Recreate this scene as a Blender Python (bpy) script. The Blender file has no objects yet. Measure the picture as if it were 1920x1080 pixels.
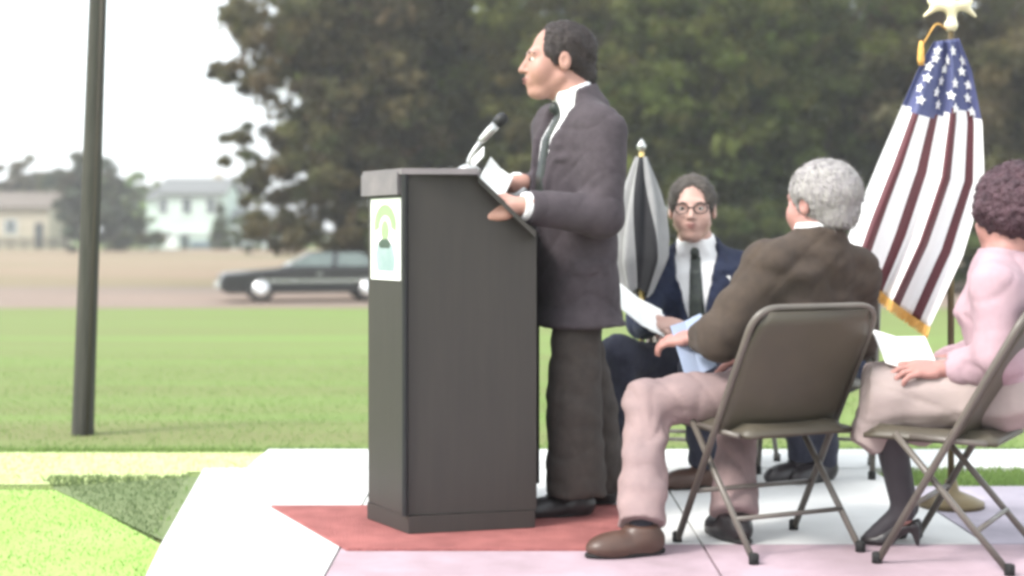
import bpy, math, random
import numpy as np
from mathutils import Vector, Matrix

random.seed(7); RNG = np.random.default_rng(7)
scn = bpy.context.scene
C = scn.collection

# ------------------------------------------------------------------ camera
FPX, HZ, CAMH = 2800.0, 440.0, 1.03          # focal length in photo pixels, horizon row, eye height
cam = bpy.data.cameras.new('camera'); cam_o = bpy.data.objects.new('camera', cam); C.objects.link(cam_o)
cam.sensor_fit = 'HORIZONTAL'; cam.sensor_width = 36.0; cam.lens = 36.0 * FPX / 1920.0
cam.shift_y = -(540.0 - HZ) / 1920.0
cam_o.location = (0, 0, CAMH); cam_o.rotation_euler = (math.radians(90), 0, 0)
cam.clip_start = 0.05; cam.clip_end = 3000
cam.dof.use_dof = True; cam.dof.focus_distance = 5.0; cam.dof.aperture_fstop = 1.7
scn.camera = cam_o

# ------------------------------------------------------------------ world, sun, exposure
SUN_EL, SUN_AZ = 46.0, -122.0                 # azimuth measured from +Y (view direction), negative = left
w = bpy.data.worlds.new('World'); scn.world = w; w.use_nodes = True
nt = w.node_tree; bg = nt.nodes['Background']
sky = nt.nodes.new('ShaderNodeTexSky'); sky.sky_type = 'NISHITA'; sky.sun_disc = False
sky.sun_elevation = math.radians(SUN_EL); sky.sun_rotation = math.radians(SUN_AZ)
sky.air_density = 1.0; sky.dust_density = 3.0; sky.ozone_density = 1.0
hs = nt.nodes.new('ShaderNodeHueSaturation'); hs.inputs['Saturation'].default_value = 0.40
nt.links.new(sky.outputs[0], hs.inputs['Color'])
veil = nt.nodes.new('ShaderNodeMix'); veil.data_type = 'RGBA'; veil.inputs[0].default_value = .55      # thin bright overcast
veil.inputs[7].default_value = (6.3, 6.75, 6.9, 1)
nt.links.new(hs.outputs[0], veil.inputs[6]); nt.links.new(veil.outputs[2], bg.inputs['Color'])
bg.inputs['Strength'].default_value = 0.15
sl = bpy.data.lights.new('sun', 'SUN'); sl.energy = 1.5; sl.angle = math.radians(14); sl.color = (1.0, 0.96, 0.9)
so = bpy.data.objects.new('sun', sl); C.objects.link(so)
el, az = math.radians(SUN_EL), math.radians(SUN_AZ)
sdir = Vector((math.sin(az) * math.cos(el), math.cos(az) * math.cos(el), math.sin(el)))
so.rotation_euler = sdir.to_track_quat('Z', 'Y').to_euler(); so.location = sdir * 60
vs = scn.view_settings; vs.view_transform = 'Standard'; vs.look = 'None'; vs.gamma = 1; vs.use_curve_mapping = False
vs.exposure = 1.48
scn.render.engine = 'CYCLES'
scn.cycles.filter_width = 3.3                # soft camcorder picture
scn.cycles.use_denoising = True
scn.cycles.diffuse_bounces = 8; scn.cycles.max_bounces = 14; scn.cycles.transmission_bounces = 12

# ------------------------------------------------------------------ helpers
def P(px, py, Y):                            # point seen at a photo pixel, Y metres away
    return Vector(((px - 960.0) / FPX * Y, Y, CAMH - (py - HZ) / FPX * Y))
def G(px, py, z=0.0):                        # point on the ground
    Y = (CAMH - z) * FPX / (py - HZ)
    return ((px - 960.0) / FPX * Y, Y)

def new_mesh(name, v, f, mats, parent=None, smooth=False, mi=None):
    me = bpy.data.meshes.new(name)
    v = np.asarray(v, dtype=np.float32)
    if isinstance(f, np.ndarray):
        n, k = f.shape
        me.vertices.add(len(v)); me.vertices.foreach_set('co', v.ravel())
        me.loops.add(n * k); me.loops.foreach_set('vertex_index', f.astype(np.int32).ravel())
        me.polygons.add(n); me.polygons.foreach_set('loop_start', np.arange(0, n * k, k, dtype=np.int32))
        me.update(calc_edges=True)
    else:
        me.from_pydata([tuple(map(float, q)) for q in v], [], f)
    if not isinstance(mats, (list, tuple)): mats = [mats]
    for m in mats: me.materials.append(m)
    if mi is not None: me.polygons.foreach_set('material_index', np.asarray(mi, dtype=np.int32))
    if smooth: me.polygons.foreach_set('use_smooth', np.ones(len(me.polygons), dtype=bool))
    me.validate(); me.update()
    o = bpy.data.objects.new(name, me); C.objects.link(o)
    if parent is not None: o.parent = parent
    return o

def tag(o, label=None, cat=None, group=None, kind=None):
    if label: o['label'] = label
    if cat: o['category'] = cat
    if group: o['group'] = group
    if kind: o['kind'] = kind
    return o
def thing(name, label, cat, loc=(0, 0, 0), rz=0.0, group=None):
    o = bpy.data.objects.new(name, None); C.objects.link(o); o.location = loc; o.rotation_euler = (0, 0, rz)
    o.empty_display_size = 0.1
    return tag(o, label, cat, group)

class MB:                                     # collects shapes into one mesh
    def __init__(s): s.v = []; s.f = []
    def add(s, v, f):
        b = len(s.v); s.v += [tuple(q) for q in v]; s.f += [tuple(i + b for i in q) for q in f]; return s
    def box(s, lo, hi, M=None, bev=0.0):
        x0, y0, z0 = lo; x1, y1, z1 = hi
        if bev <= 0:
            v = [(x0,y0,z0),(x1,y0,z0),(x1,y1,z0),(x0,y1,z0),(x0,y0,z1),(x1,y0,z1),(x1,y1,z1),(x0,y1,z1)]
            f = [(0,3,2,1),(4,5,6,7),(0,1,5,4),(1,2,6,5),(2,3,7,6),(3,0,4,7)]
        else:
            b = bev
            def ring(i, z): 
                a = b if i else 0
                return [(x0+a,y0+b-a if False else y0+a,z),(x1-a,y0+a,z),(x1-a,y1-a,z),(x0+a,y1-a,z)]
            v = ring(1,z0)+ring(0,z0+b)+ring(0,z1-b)+ring(1,z1)
            f = [(3,2,1,0),(12,13,14,15)]
            for k in range(3):
                for i in range(4): f.append((4*k+i,4*k+(i+1)%4,4*k+4+(i+1)%4,4*k+4+i))
        if M is not None: v = [tuple(M @ Vector(q)) for q in v]
        return s.add(v, f)
    def prism(s, poly, z0, z1):              # CCW polygon in XY
        n = len(poly); a = sum(poly[i][0]*poly[(i+1)%n][1]-poly[(i+1)%n][0]*poly[i][1] for i in range(n))
        if a < 0: poly = poly[::-1]
        v = [(p[0],p[1],z0) for p in poly]+[(p[0],p[1],z1) for p in poly]
        f = [tuple(range(n))[::-1], tuple(range(n,2*n))]+[(i,(i+1)%n,n+(i+1)%n,n+i) for i in range(n)]
        return s.add(v, f)
    def extr(s, poly, d):                    # planar polygon (3D points) extruded by vector d
        n = len(poly); d = Vector(d); poly = [Vector(p) for p in poly]
        nn = Vector((0,0,0))
        for i in range(n): nn += poly[i].cross(poly[(i+1)%n])
        if nn.dot(d) < 0: poly = poly[::-1]
        v = poly+[p+d for p in poly]
        f = [tuple(range(n))[::-1], tuple(range(n,2*n))]+[(i,(i+1)%n,n+(i+1)%n,n+i) for i in range(n)]
        return s.add(v, f)
    def tube(s, pts, r, n=10, cap=True):
        pts = [Vector(p) for p in pts]; m = len(pts)
        rs = r if isinstance(r, (list, tuple)) else [r]*m
        v = []; f = []; up = None
        for i, p in enumerate(pts):
            t = (pts[min(i+1,m-1)]-pts[max(i-1,0)]).normalized()
            if up is None:
                up = Vector((0,0,1)) if abs(t.z) < .9 else Vector((0,1,0))
            a = t.cross(up).normalized(); b = a.cross(t).normalized(); up = b
            for k in range(n):
                q = 2*math.pi*k/n; v.append(p+a*(math.cos(q)*rs[i])+b*(math.sin(q)*rs[i]))
        for i in range(m-1):
            for k in range(n): f.append((i*n+k,i*n+(k+1)%n,(i+1)*n+(k+1)%n,(i+1)*n+k)[::-1])
        if cap: f.append(tuple(range(n))); f.append(tuple(range((m-1)*n,m*n))[::-1])
        return s.add(v, f)
    def lathe(s, prof, c=(0,0,0), n=20, axis=None):     # prof: (r,z)
        v = []; f = []; M = Matrix.Identity(3)
        if axis is not None: M = Vector((0,0,1)).rotation_difference(Vector(axis)).to_matrix()
        for r, z in prof:
            for k in range(n):
                q = 2*math.pi*k/n; v.append(M @ Vector((math.cos(q)*r, math.sin(q)*r, z))+Vector(c))
        for i in range(len(prof)-1):
            for k in range(n): f.append((i*n+k,i*n+(k+1)%n,(i+1)*n+(k+1)%n,(i+1)*n+k))
        f.append(tuple(range(n))[::-1]); f.append(tuple(range((len(prof)-1)*n,len(prof)*n)))
        return s.add(v, f)
    def build(s, name, m, parent=None, smooth=False):
        return new_mesh(name, s.v, s.f, m, parent, smooth)

def bezier_round(pts, rad, n=5):             # round the inner corners of a polyline
    pts = [Vector(p) for p in pts]; out = [pts[0]]
    for i in range(1, len(pts)-1):
        a, b, c = pts[i-1], pts[i], pts[i+1]
        p0 = b+(a-b).normalized()*min(rad,(a-b).length*.45); p1 = b+(c-b).normalized()*min(rad,(c-b).length*.45)
        for k in range(n+1):
            t = k/n; out.append(p0*(1-t)**2+b*2*t*(1-t)+p1*t*t)
    return out+[pts[-1]]

# ------------------------------------------------------------------ materials
def mat(name, col, col2=None, rough=.7, scale=8.0, detail=4, bump=0.0, bscale=60.0, metal=0.0, spec=.4, sheen=0.0, attr=None, stretch=None, ramp=(.35,.65)):
    m = bpy.data.materials.new(name); m.use_nodes = True; t = m.node_tree; N = t.nodes; b = N['Principled BSDF']
    b.inputs['Roughness'].default_value = rough; b.inputs['Metallic'].default_value = metal
    b.inputs['Specular IOR Level'].default_value = spec
    if sheen: b.inputs['Sheen Weight'].default_value = sheen
    tc = N.new('ShaderNodeTexCoord'); vec = tc.outputs['Object']
    if stretch:
        mp = N.new('ShaderNodeMapping'); mp.inputs['Scale'].default_value = stretch
        t.links.new(vec, mp.inputs['Vector']); vec = mp.outputs[0]
    if col2 is None: col2 = tuple(c*.78 for c in col)
    nz = N.new('ShaderNodeTexNoise'); nz.inputs['Scale'].default_value = scale; nz.inputs['Detail'].default_value = detail
    nz.inputs['Roughness'].default_value = .6
    t.links.new(vec, nz.inputs['Vector'])
    rp = N.new('ShaderNodeValToRGB'); rp.color_ramp.elements[0].position = ramp[0]; rp.color_ramp.elements[1].position = ramp[1]
    rp.color_ramp.elements[0].color = (*col2, 1); rp.color_ramp.elements[1].color = (*col, 1)
    t.links.new(nz.outputs['Fac'], rp.inputs['Fac']); out = rp.outputs[0]
    if attr:
        at = N.new('ShaderNodeAttribute'); at.attribute_name = attr
        mx = N.new('ShaderNodeMix'); mx.data_type = 'RGBA'; mx.blend_type = 'MULTIPLY'; mx.inputs[0].default_value = 1.0
        t.links.new(out, mx.inputs[6]); t.links.new(at.outputs['Color'], mx.inputs[7]); out = mx.outputs[2]
    t.links.new(out, b.inputs['Base Color'])
    if bump:
        n2 = N.new('ShaderNodeTexNoise'); n2.inputs['Scale'].default_value = bscale; n2.inputs['Detail'].default_value = 5
        t.links.new(vec, n2.inputs['Vector'])
        bp = N.new('ShaderNodeBump'); bp.inputs['Strength'].default_value = bump; bp.inputs['Distance'].default_value = .02
        t.links.new(n2.outputs['Fac'], bp.inputs['Height']); t.links.new(bp.outputs[0], b.inputs['Normal'])
    return m
def leafmat(name, col, col2):
    m = mat(name, col, col2, rough=.75, scale=.8, detail=3, spec=.2, attr='tint')
    t = m.node_tree; b = t.nodes['Principled BSDF']; out = t.nodes['Material Output']
    tr = t.nodes.new('ShaderNodeBsdfTranslucent'); mx = t.nodes.new('ShaderNodeMixShader'); mx.inputs[0].default_value = .6
    t.links.new(b.inputs['Base Color'].links[0].from_socket, tr.inputs['Color'])
    t.links.new(b.outputs[0], mx.inputs[1]); t.links.new(tr.outputs[0], mx.inputs[2]); t.links.new(mx.outputs[0], out.inputs['Surface'])
    return m

M = {}
M['lawn'] = mat('lawn_soil_and_turf', (.155,.225,.070), (.155,.170,.072), rough=.95, scale=1.1, detail=6, bump=.5, bscale=18, spec=.1, stretch=(.10,1,1))
M['lawn_pale'] = mat('pale_turf', (.26,.42,.10), (.31,.41,.14), rough=.95, scale=1.2, detail=6, bump=.4, bscale=30, spec=.1)
M['lawn_shadow'] = mat('painted_shadow_turf', (.14,.18,.085), (.165,.20,.10), rough=.95, scale=3, detail=6, bump=.5, bscale=40, spec=.1)  # turf colour with the wedge's shadow painted in
M['worn'] = mat('worn_yellow_turf', (.48,.53,.27), (.42,.50,.22), rough=.95, scale=1.5, detail=6, bump=.3, bscale=40, spec=.1)
M['road'] = mat('dusty_road', (.25,.185,.15), (.19,.155,.13), rough=.9, scale=.12, detail=6, bump=.2, bscale=10, spec=.1, stretch=(.3,1,1))
M['field'] = mat('dry_field', (.25,.18,.135), (.19,.165,.10), rough=.95, scale=.06, detail=5, bump=.2, bscale=4, spec=.1, stretch=(.4,1,1))
M['concrete'] = mat('pale_concrete', (.62,.62,.61), (.54,.54,.53), rough=.85, scale=2.5, detail=8, bump=.15, bscale=90, spec=.3)
M['concrete_pink'] = mat('pinkish_concrete', (.42,.315,.36), (.30,.225,.25), rough=.85, scale=3.2, detail=8, bump=.15, bscale=90, spec=.3)
M['concrete_grey'] = mat('greyish_concrete', (.39,.35,.41), (.27,.245,.285), rough=.85, scale=3.2, detail=8, bump=.15, bscale=90, spec=.3)
M['red'] = mat('red_carpet_pile', (.40,.15,.14), (.28,.105,.10), rough=.95, scale=7, detail=9, bump=.7, bscale=140, spec=.1)
M['wood_pole'] = mat('weathered_pole_wood', (.060,.056,.048), (.038,.038,.032), rough=.85, scale=9, bump=.5, bscale=25, stretch=(4,4,.25))
M['bark'] = mat('bark', (.07,.055,.042), (.04,.033,.027), rough=.9, scale=6, bump=.7, bscale=14, stretch=(3,3,.5))
M['lectern'] = mat('dark_brown_laminate', (.038,.033,.030), (.033,.029,.027), rough=.5, scale=4, detail=6, stretch=(10,10,.7), spec=.35, bump=.05, bscale=60)
M['lectern_edge'] = mat('greyed_laminate_edge', (.19,.165,.175), (.14,.125,.135), rough=.45, scale=8)
M['lectern_black'] = mat('black_edge_trim', (.012,.012,.014), rough=.5)
M['paper'] = mat('white_paper', (.80,.80,.78), (.74,.74,.72), rough=.8, scale=4)
M['paper_blue'] = mat('pale_blue_paper', (.36,.42,.56), (.31,.37,.50), rough=.8, scale=4)
M['print_green'] = mat('green_print', (.30,.40,.22), (.24,.34,.18), rough=.7, scale=14)
M['print_grey'] = mat('grey_print', (.30,.36,.38), (.22,.30,.30), rough=.7, scale=14)
M['print_dark'] = mat('dark_print', (.07,.10,.08), rough=.7)
M['metal'] = mat('brushed_metal', (.55,.55,.53), (.45,.45,.44), rough=.32, metal=.9, scale=20)
M['black'] = mat('black_plastic', (.014,.014,.015), rough=.5)
M['gold'] = mat('gilt_brass', (.72,.55,.22), (.6,.44,.16), rough=.35, metal=.7, scale=10)
M['gilt_pale'] = mat('pale_gilt', (.78,.72,.52), (.68,.6,.4), rough=.4, metal=.3, scale=30)
M['brass_dark'] = mat('aged_brass', (.16,.12,.06), (.11,.085,.05), rough=.45, metal=.5, scale=10)
M['fringe'] = mat('gold_fringe_thread', (.72,.42,.12), (.55,.30,.08), rough=.8, scale=60)
M['chair_paint'] = mat('tan_brown_chair_paint', (.080,.068,.049), (.065,.056,.042), rough=.45, scale=5, spec=.4)
M['chair_tube'] = mat('beige_tube_paint', (.125,.108,.092), (.10,.087,.075), rough=.38, scale=8, spec=.5)
M['rubber'] = mat('black_rubber', (.015,.015,.015), rough=.8)
M['skin'] = mat('skin', (.42,.235,.19), (.375,.20,.16), rough=.5, scale=14, bump=.06, bscale=120, spec=.35)
M['skin_pink'] = mat('pink_skin', (.41,.215,.19), (.365,.185,.162), rough=.5, scale=14, bump=.06, bscale=120, spec=.35)
M['skin_fair'] = mat('fair_skin', (.50,.32,.27), (.46,.28,.235), rough=.5, scale=14, bump=.06, bscale=120, spec=.35)
M['lip'] = mat('lip', (.32,.12,.11), rough=.5)
M['eye_white'] = mat('eye_white', (.62,.6,.57), rough=.25)
M['iris'] = mat('dark_iris', (.025,.02,.016), rough=.2)
M['suit_grey'] = mat('grey_suit_wool', (.068,.056,.064), (.053,.044,.050), rough=.9, scale=30, bump=.15, bscale=300, sheen=.04, spec=.15)
M['trouser_grey'] = mat('grey_brown_trouser_wool', (.064,.054,.049), (.050,.043,.040), rough=.9, scale=30, bump=.15, bscale=300, sheen=.04, spec=.15)
M['navy'] = mat('navy_suit_wool', (.022,.028,.055), (.016,.020,.04), rough=.9, scale=30, bump=.15, bscale=300, sheen=.04, spec=.15)
M['navy_tr'] = mat('slate_trouser_wool', (.040,.042,.062), (.030,.031,.046), rough=.9, scale=30, bump=.15, bscale=300, sheen=.04, spec=.15)
M['brown_jacket'] = mat('brown_jacket_wool', (.074,.056,.045), (.058,.045,.038), rough=.95, scale=24, bump=.2, bscale=260, sheen=.04, spec=.12)
M['khaki'] = mat('pinkish_tan_trouser_cotton', (.29,.21,.205), (.23,.17,.17), rough=.9, scale=10, bump=.12, bscale=260, spec=.15)
M['pink'] = mat('pink_jacket_cloth', (.41,.285,.32), (.34,.235,.265), rough=.9, scale=8, bump=.15, bscale=220, sheen=.04, spec=.15)
M['skirt'] = mat('pale_beige_skirt_cloth', (.37,.30,.285), (.30,.245,.235), rough=.9, scale=7, bump=.12, bscale=220, spec=.15)
M['stocking'] = mat('dark_stocking_knit', (.045,.04,.046), rough=.6, spec=.3)
M['shirt'] = mat('white_shirt_cotton', (.80,.80,.80), (.75,.75,.76), rough=.85, scale=10)
M['tie_dark'] = mat('dark_tie_silk', (.016,.02,.022), (.035,.045,.035), rough=.45, scale=60)
M['shoe_brown'] = mat('brown_shoe_leather', (.085,.045,.032), (.06,.033,.025), rough=.4, scale=10)
M['shoe_dark'] = mat('dark_shoe_leather', (.022,.018,.02), rough=.35)
M['sock'] = mat('dark_sock_knit', (.016,.015,.022), rough=.9)
M['hair_brown'] = mat('dark_brown_hair', (.032,.022,.020), (.018,.012,.012), rough=.55, scale=18, bump=.35, bscale=50, stretch=(1,5,5))
M['hair_grey'] = mat('silver_grey_hair', (.36,.34,.325), (.25,.23,.24), rough=.6, scale=14, bump=.4, bscale=45, stretch=(5,5,1))
M['hair_salt'] = mat('greying_brown_hair', (.085,.07,.058), (.04,.033,.03), rough=.6, scale=16, bump=.4, bscale=45, stretch=(1,5,5))
M['hair_auburn'] = mat('auburn_hair', (.085,.042,.055), (.05,.025,.034), rough=.6, scale=22, bump=1.0, bscale=55)
M['glass_dark'] = mat('spectacle_frame', (.02,.015,.013), rough=.4)
M['flag_white'] = mat('white_flag_nylon', (.80,.79,.80), (.76,.75,.76), rough=.6, scale=6)
M['flag_red'] = mat('red_flag_nylon', (.10,.02,.028), (.08,.018,.025), rough=.6, scale=6)
M['flag_blue'] = mat('blue_flag_nylon', (.085,.095,.21), (.07,.08,.175), rough=.6, scale=6)
M['flag_grey'] = mat('pale_grey_flag_cloth', (.34,.34,.34), (.26,.26,.26), rough=.7, scale=6)
M['flag_black'] = mat('black_flag_cloth', (.018,.018,.022), rough=.7)
M['car_paint'] = mat('dark_plum_car_paint', (.016,.014,.018), (.012,.011,.014), rough=.25, spec=.6, scale=2)
M['car_white'] = mat('cream_car_paint', (.62,.62,.58), rough=.3, spec=.6, scale=2)
M['car_glass'] = mat('car_window_glass', (.10,.13,.12), rough=.08, spec=.9, scale=2)
M['screen_glass'] = mat('painted_glint_and_lens_glass', (.55,.58,.56), rough=.08, spec=1.0, scale=2)  # pale base colour paints the windscreen's sky glint; headlight lenses share it
M['chrome'] = mat('chrome', (.75,.75,.76), rough=.25, metal=.8)
M['tyre'] = mat('tyre_rubber', (.02,.02,.02), rough=.85)
M['siding'] = mat('pale_mint_siding', (.52,.60,.55), (.47,.56,.50), rough=.8, scale=.6)
M['white_trim'] = mat('white_house_trim', (.72,.74,.74), rough=.7, scale=2)
M['shingle'] = mat('grey_roof_shingle', (.16,.165,.165), (.12,.125,.125), rough=.9, scale=3, bump=.3, bscale=12)
M['shingle_brown'] = mat('brown_roof_shingle', (.15,.125,.105), (.12,.10,.085), rough=.9, scale=3, bump=.3, bscale=12)
M['stucco'] = mat('beige_wall_paint', (.42,.37,.29), (.36,.32,.25), rough=.9, scale=1)
M['pane'] = mat('dark_window_pane', (.05,.07,.075), rough=.12, spec=.7)
M['door_dark'] = mat('dark_door_paint', (.035,.045,.055), rough=.5)
M['garage'] = mat('slate_blue_garage_paint', (.13,.17,.21), rough=.6)
M['fence_wood'] = mat('dark_fence_wood', (.06,.052,.042), rough=.9, scale=4)
M['leaf_olive'] = leafmat('olive_brown_leaf', (.132,.128,.044), (.110,.118,.040))
M['leaf_brown'] = leafmat('brownish_leaf', (.138,.115,.060), (.112,.106,.046))
M['leaf_green'] = leafmat('mid_green_leaf', (.115,.128,.036), (.092,.118,.032))
M['leaf_dark'] = leafmat('dark_green_leaf', (.092,.110,.036), (.074,.094,.032))
M['leaf_pale'] = leafmat('pale_yellow_green_leaf', (.26,.34,.12), (.20,.28,.09))
M['leaf_grey'] = leafmat('grey_green_leaf', (.120,.125,.085), (.10,.115,.075))
M['grass_blade'] = leafmat('grass_blade', (.20,.34,.08), (.15,.27,.06))

# ------------------------------------------------------------------ ground
def gz(y):                                   # lawn dips to the road and rises to the houses
    return float(np.interp(y, [-60, 8, 30, 44, 130, 400, 2500], [0, 0, -.62, -.62, -.2, -.2, -.2]))
def sheet(name, x0, x1, ys, dz, m, nx=2, kind='structure'):
    xs = np.linspace(x0, x1, nx); v = []; f = []
    for y in ys:
        for x in xs: v.append((x, y, gz(y)+dz))
    for j in range(len(ys)-1):
        for i in range(nx-1): a = j*nx+i; f.append((a, a+1, a+nx+1, a+nx))
    return tag(new_mesh(name, v, f, m), kind=kind)
sheet('lawn', -1500, 1500, [-60, 0, 4, 8, 12, 16, 20, 24, 28, 30, 34, 44, 60, 80, 105, 130, 400, 2500], 0, M['lawn'], 9)
sheet('road', -400, 400, [33.5, 38, 44, 47], .004, M['road'], 5)
sheet('dry_field', -400, 400, [47.3, 60, 80, 105, 128], .004, M['field'], 5)
def flat(name, poly, z, m):
    return tag(new_mesh(name, [(p[0], p[1], z) for p in poly], [tuple(range(len(poly)))], m), kind='structure')
flat('worn_turf_strip', [(-9, 5.98), (-1.34, 6.15), (-1.40, 6.46), (-1.15, 6.46), (-1.15, 7.05), (-9, 7.05)], .004, M['worn'])
flat('pale_turf', [(-9, 5.90), (-1.80, 5.98), (-1.13, 4.88), (-.62, 1.0), (-.6, -3), (-9, -3)], .008, M['lawn_pale'])
flat('painted_shadow_turf', [(-1.86, 6.02), (-1.24, 6.34), (-1.10, 4.88)], .012, M['lawn_shadow'])  # wedge of cast shadow, painted as a darker turf patch

slabs = tag(bpy.data.objects.new('plaza', None), kind='structure'); C.objects.link(slabs)
def slab(poly, m, z=.02):
    MB().prism(poly, -.1, z).build('slab', m, slabs)
def lx(y): return -1.346+(6.34-y)*.1365      # the slanting left edge
g = .004
slab([(lx(6.45)+.03, 6.45), (lx(4.88), 4.88), (-.56-g, 4.88), (-.56-g, 6.45)], M['concrete'])
slab([(lx(4.87), 4.87), (lx(3.2), 3.2), (-.555-g, 3.2), (-.555-g, 4.87)], M['concrete'])
slab([(lx(3.19), 3.19), (lx(1.2), 1.2), (-.545-g, 1.2), (-.545-g, 3.19)], M['concrete'])
for x0, x1, m, yt in ((-.56, .62, 'concrete', 6.45), (.62, 1.55, 'concrete', 6.45), (1.55, 2.9, 'concrete_grey', 6.0), (2.9, 4.4, 'concrete_grey', 6.0)):
    slab([(x0+g, 4.88), (x1-g, 4.88), (x1-g, yt), (x0+g, yt)], M[m])
for x0, x1 in ((-.555, .62), (.62, 1.8), (1.8, 3.1), (3.1, 4.4)):
    slab([(x0+g, 3.2), (x1-g, 3.2), (x1-g, 4.87), (x0+g, 4.87)], M['concrete_pink'])
    slab([(x0+g, 1.2), (x1-g, 1.2), (x1-g, 3.19), (x0+g, 3.19)], M['concrete_pink'])
path = tag(bpy.data.objects.new('path', None), kind='structure'); C.objects.link(path)
for i in range(7):
    x0 = -1.15+i*1.25
    MB().prism([(x0+g, 6.47), (x0+1.25-g, 6.47), (x0+1.25-g, 7.03), (x0+g, 7.03)], -.1, .02).build('slab', M['concrete'], path)

# grass blades near the plaza
def blades(name, n, xr, yr, hr, m, keep=None):
    x = RNG.uniform(*xr, n); y = RNG.uniform(*yr, n)
    if keep is not None: k = keep(x, y); x, y = x[k], y[k]
    n = len(x); h = RNG.uniform(*hr, n); a = RNG.uniform(0, 2*np.pi, n); lean = RNG.normal(0, .5, (n, 2))*h[:, None]
    w_ = h*.10+.002; z0 = np.interp(y, [-60, 8, 30], [0, 0, -.62])
    b0 = np.stack([x-np.cos(a)*w_, y-np.sin(a)*w_, z0], 1); b1 = np.stack([x+np.cos(a)*w_, y+np.sin(a)*w_, z0], 1)
    tp = np.stack([x+lean[:, 0], y+lean[:, 1], z0+h], 1)
    v = np.stack([b0, b1, tp], 1).reshape(-1, 3); f = np.arange(3*n).reshape(n, 3)
    o = new_mesh(name, v, f, m); tint_attr(o, RNG.uniform(.85, 1.15, (n, 1)), 3)
    return tag(o, kind='stuff')
def tint_attr(o, t, per):
    n = len(t); col = np.ones((n, 4), dtype=np.float32)
    if t.shape[1] == 1: col[:, :3] = t
    else: col[:, :3] = t
    col = np.repeat(col, per, axis=0)
    at = o.data.color_attributes.new('tint', 'FLOAT_COLOR', 'POINT'); at.data.foreach_set('color', col.ravel())
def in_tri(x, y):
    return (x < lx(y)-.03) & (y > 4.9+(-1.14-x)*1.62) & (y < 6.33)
blades('pale_grass', 26000, (-3.4, -.6), (3.6, 6.0), (.008, .02), M['grass_blade'], lambda x, y: (x < lx(y)-.02) & (y < 4.9+(-1.14-x)*1.62))
M['blade_shadow'] = leafmat('painted_shadow_blade', (.17,.22,.10), (.13,.18,.08))  # blade colour darkened to carry the painted shadow wedge
blades('painted_shadow_grass', 9000, (-1.95, -1.1), (4.9, 6.33), (.012, .03), M['blade_shadow'], in_tri)
M['blade_mid'] = leafmat('lawn_blade', (.23,.32,.11), (.19,.28,.09))
blades('lawn_grass', 60000, (-5.2, 5.6), (7.06, 17), (.008, .024), M['blade_mid'], lambda x, y: RNG.uniform(0, 1, len(x)) < np.clip((17-y)/8, 0, 1))
M['blade_worn'] = leafmat('worn_blade', (.48,.52,.24), (.38,.46,.18))
blades('worn_grass', 9000, (-3.4, -1.12), (5.95, 7.06), (.006, .018), M['blade_worn'], lambda x, y: x < np.where(y < 6.46, lx(y)-.03, 0))
blades('ragged_grass', 5000, (-3.6, 2.5), (7.03, 7.12), (.012, .04), M['blade_mid'])
blades('ragged_edge_grass', 2500, (-2.0, -.6), (3.9, 6.3), (.012, .035), M['grass_blade'], lambda x, y: np.abs(x-lx(y)+.02) < .025)
blades('grass_by_path', 6000, (1.6, 4.4), (6.02, 6.46), (.02, .05), M['blade_mid'])

# ------------------------------------------------------------------ haze
HAZE = .0013
hz_ = MB().box((-1520, -80, -2.0), (1520, 2520, 24.0)).build('haze', [], None)
tag(hz_, kind='stuff')
hm = bpy.data.materials.new('haze_air'); hm.use_nodes = True; hn = hm.node_tree
hn.nodes.remove(hn.nodes['Principled BSDF']); pv = hn.nodes.new('ShaderNodeVolumePrincipled')
pv.inputs['Color'].default_value = (.93, .93, .93, 1); pv.inputs['Density'].default_value = HAZE; pv.inputs['Anisotropy'].default_value = .2
hn.links.new(pv.outputs[0], hn.nodes['Material Output'].inputs['Volume']); hz_.data.materials.append(hm)

# ------------------------------------------------------------------ trees and shrubs
def crown(name, blobs, n, size, m, parent, seed, jitter=.25):
    r = np.random.default_rng(seed); b = np.asarray(blobs, dtype=float)      # x,y,z,rx,ry,rz
    wgt = (b[:, 3]*b[:, 4]*b[:, 5])**(2/3); k = r.choice(len(b), n, p=wgt/wgt.sum())
    # clumps inside each blob
    nc = max(20, n//60); ck = r.choice(len(b), nc, p=wgt/wgt.sum())
    d = r.normal(size=(nc, 3)); d /= np.linalg.norm(d, axis=1)[:, None]
    cc = b[ck, :3]+d*b[ck, 3:]*(r.uniform(.35, 1.0, (nc, 1))**.45)
    ct = np.clip(r.normal(1, .30, (nc, 1)), .45, 1.7)*np.clip(r.normal(1, .07, (nc, 3)), .8, 1.2)
    ci = r.integers(0, nc, n)
    cs = (b[ck, 3:].mean(1)*r.uniform(.16, .34, nc))[ci][:, None]
    dd = r.normal(size=(n, 3)); dd /= np.linalg.norm(dd, axis=1)[:, None]
    p = cc[ci]+dd*cs*(r.uniform(0, 1, (n, 1))**.4)*np.array([1.15, 1.15, .75])
    a = r.normal(size=(n, 3)); a /= np.linalg.norm(a, axis=1)[:, None]
    q = r.normal(size=(n, 3)); c = np.cross(a, q); c /= np.linalg.norm(c, axis=1)[:, None]
    s = (size*r.uniform(.6, 1.4, n))[:, None]
    v = np.stack([p-a*s, p+c*s*.55, p+a*s, p-c*s*.55], 1).reshape(-1, 3)
    o = new_mesh(name, v, np.arange(4*n).reshape(n, 4), m, parent)
    tint_attr(o, ct[ci]*r.uniform(.85, 1.15, (n, 1)), 4)
    return o
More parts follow.
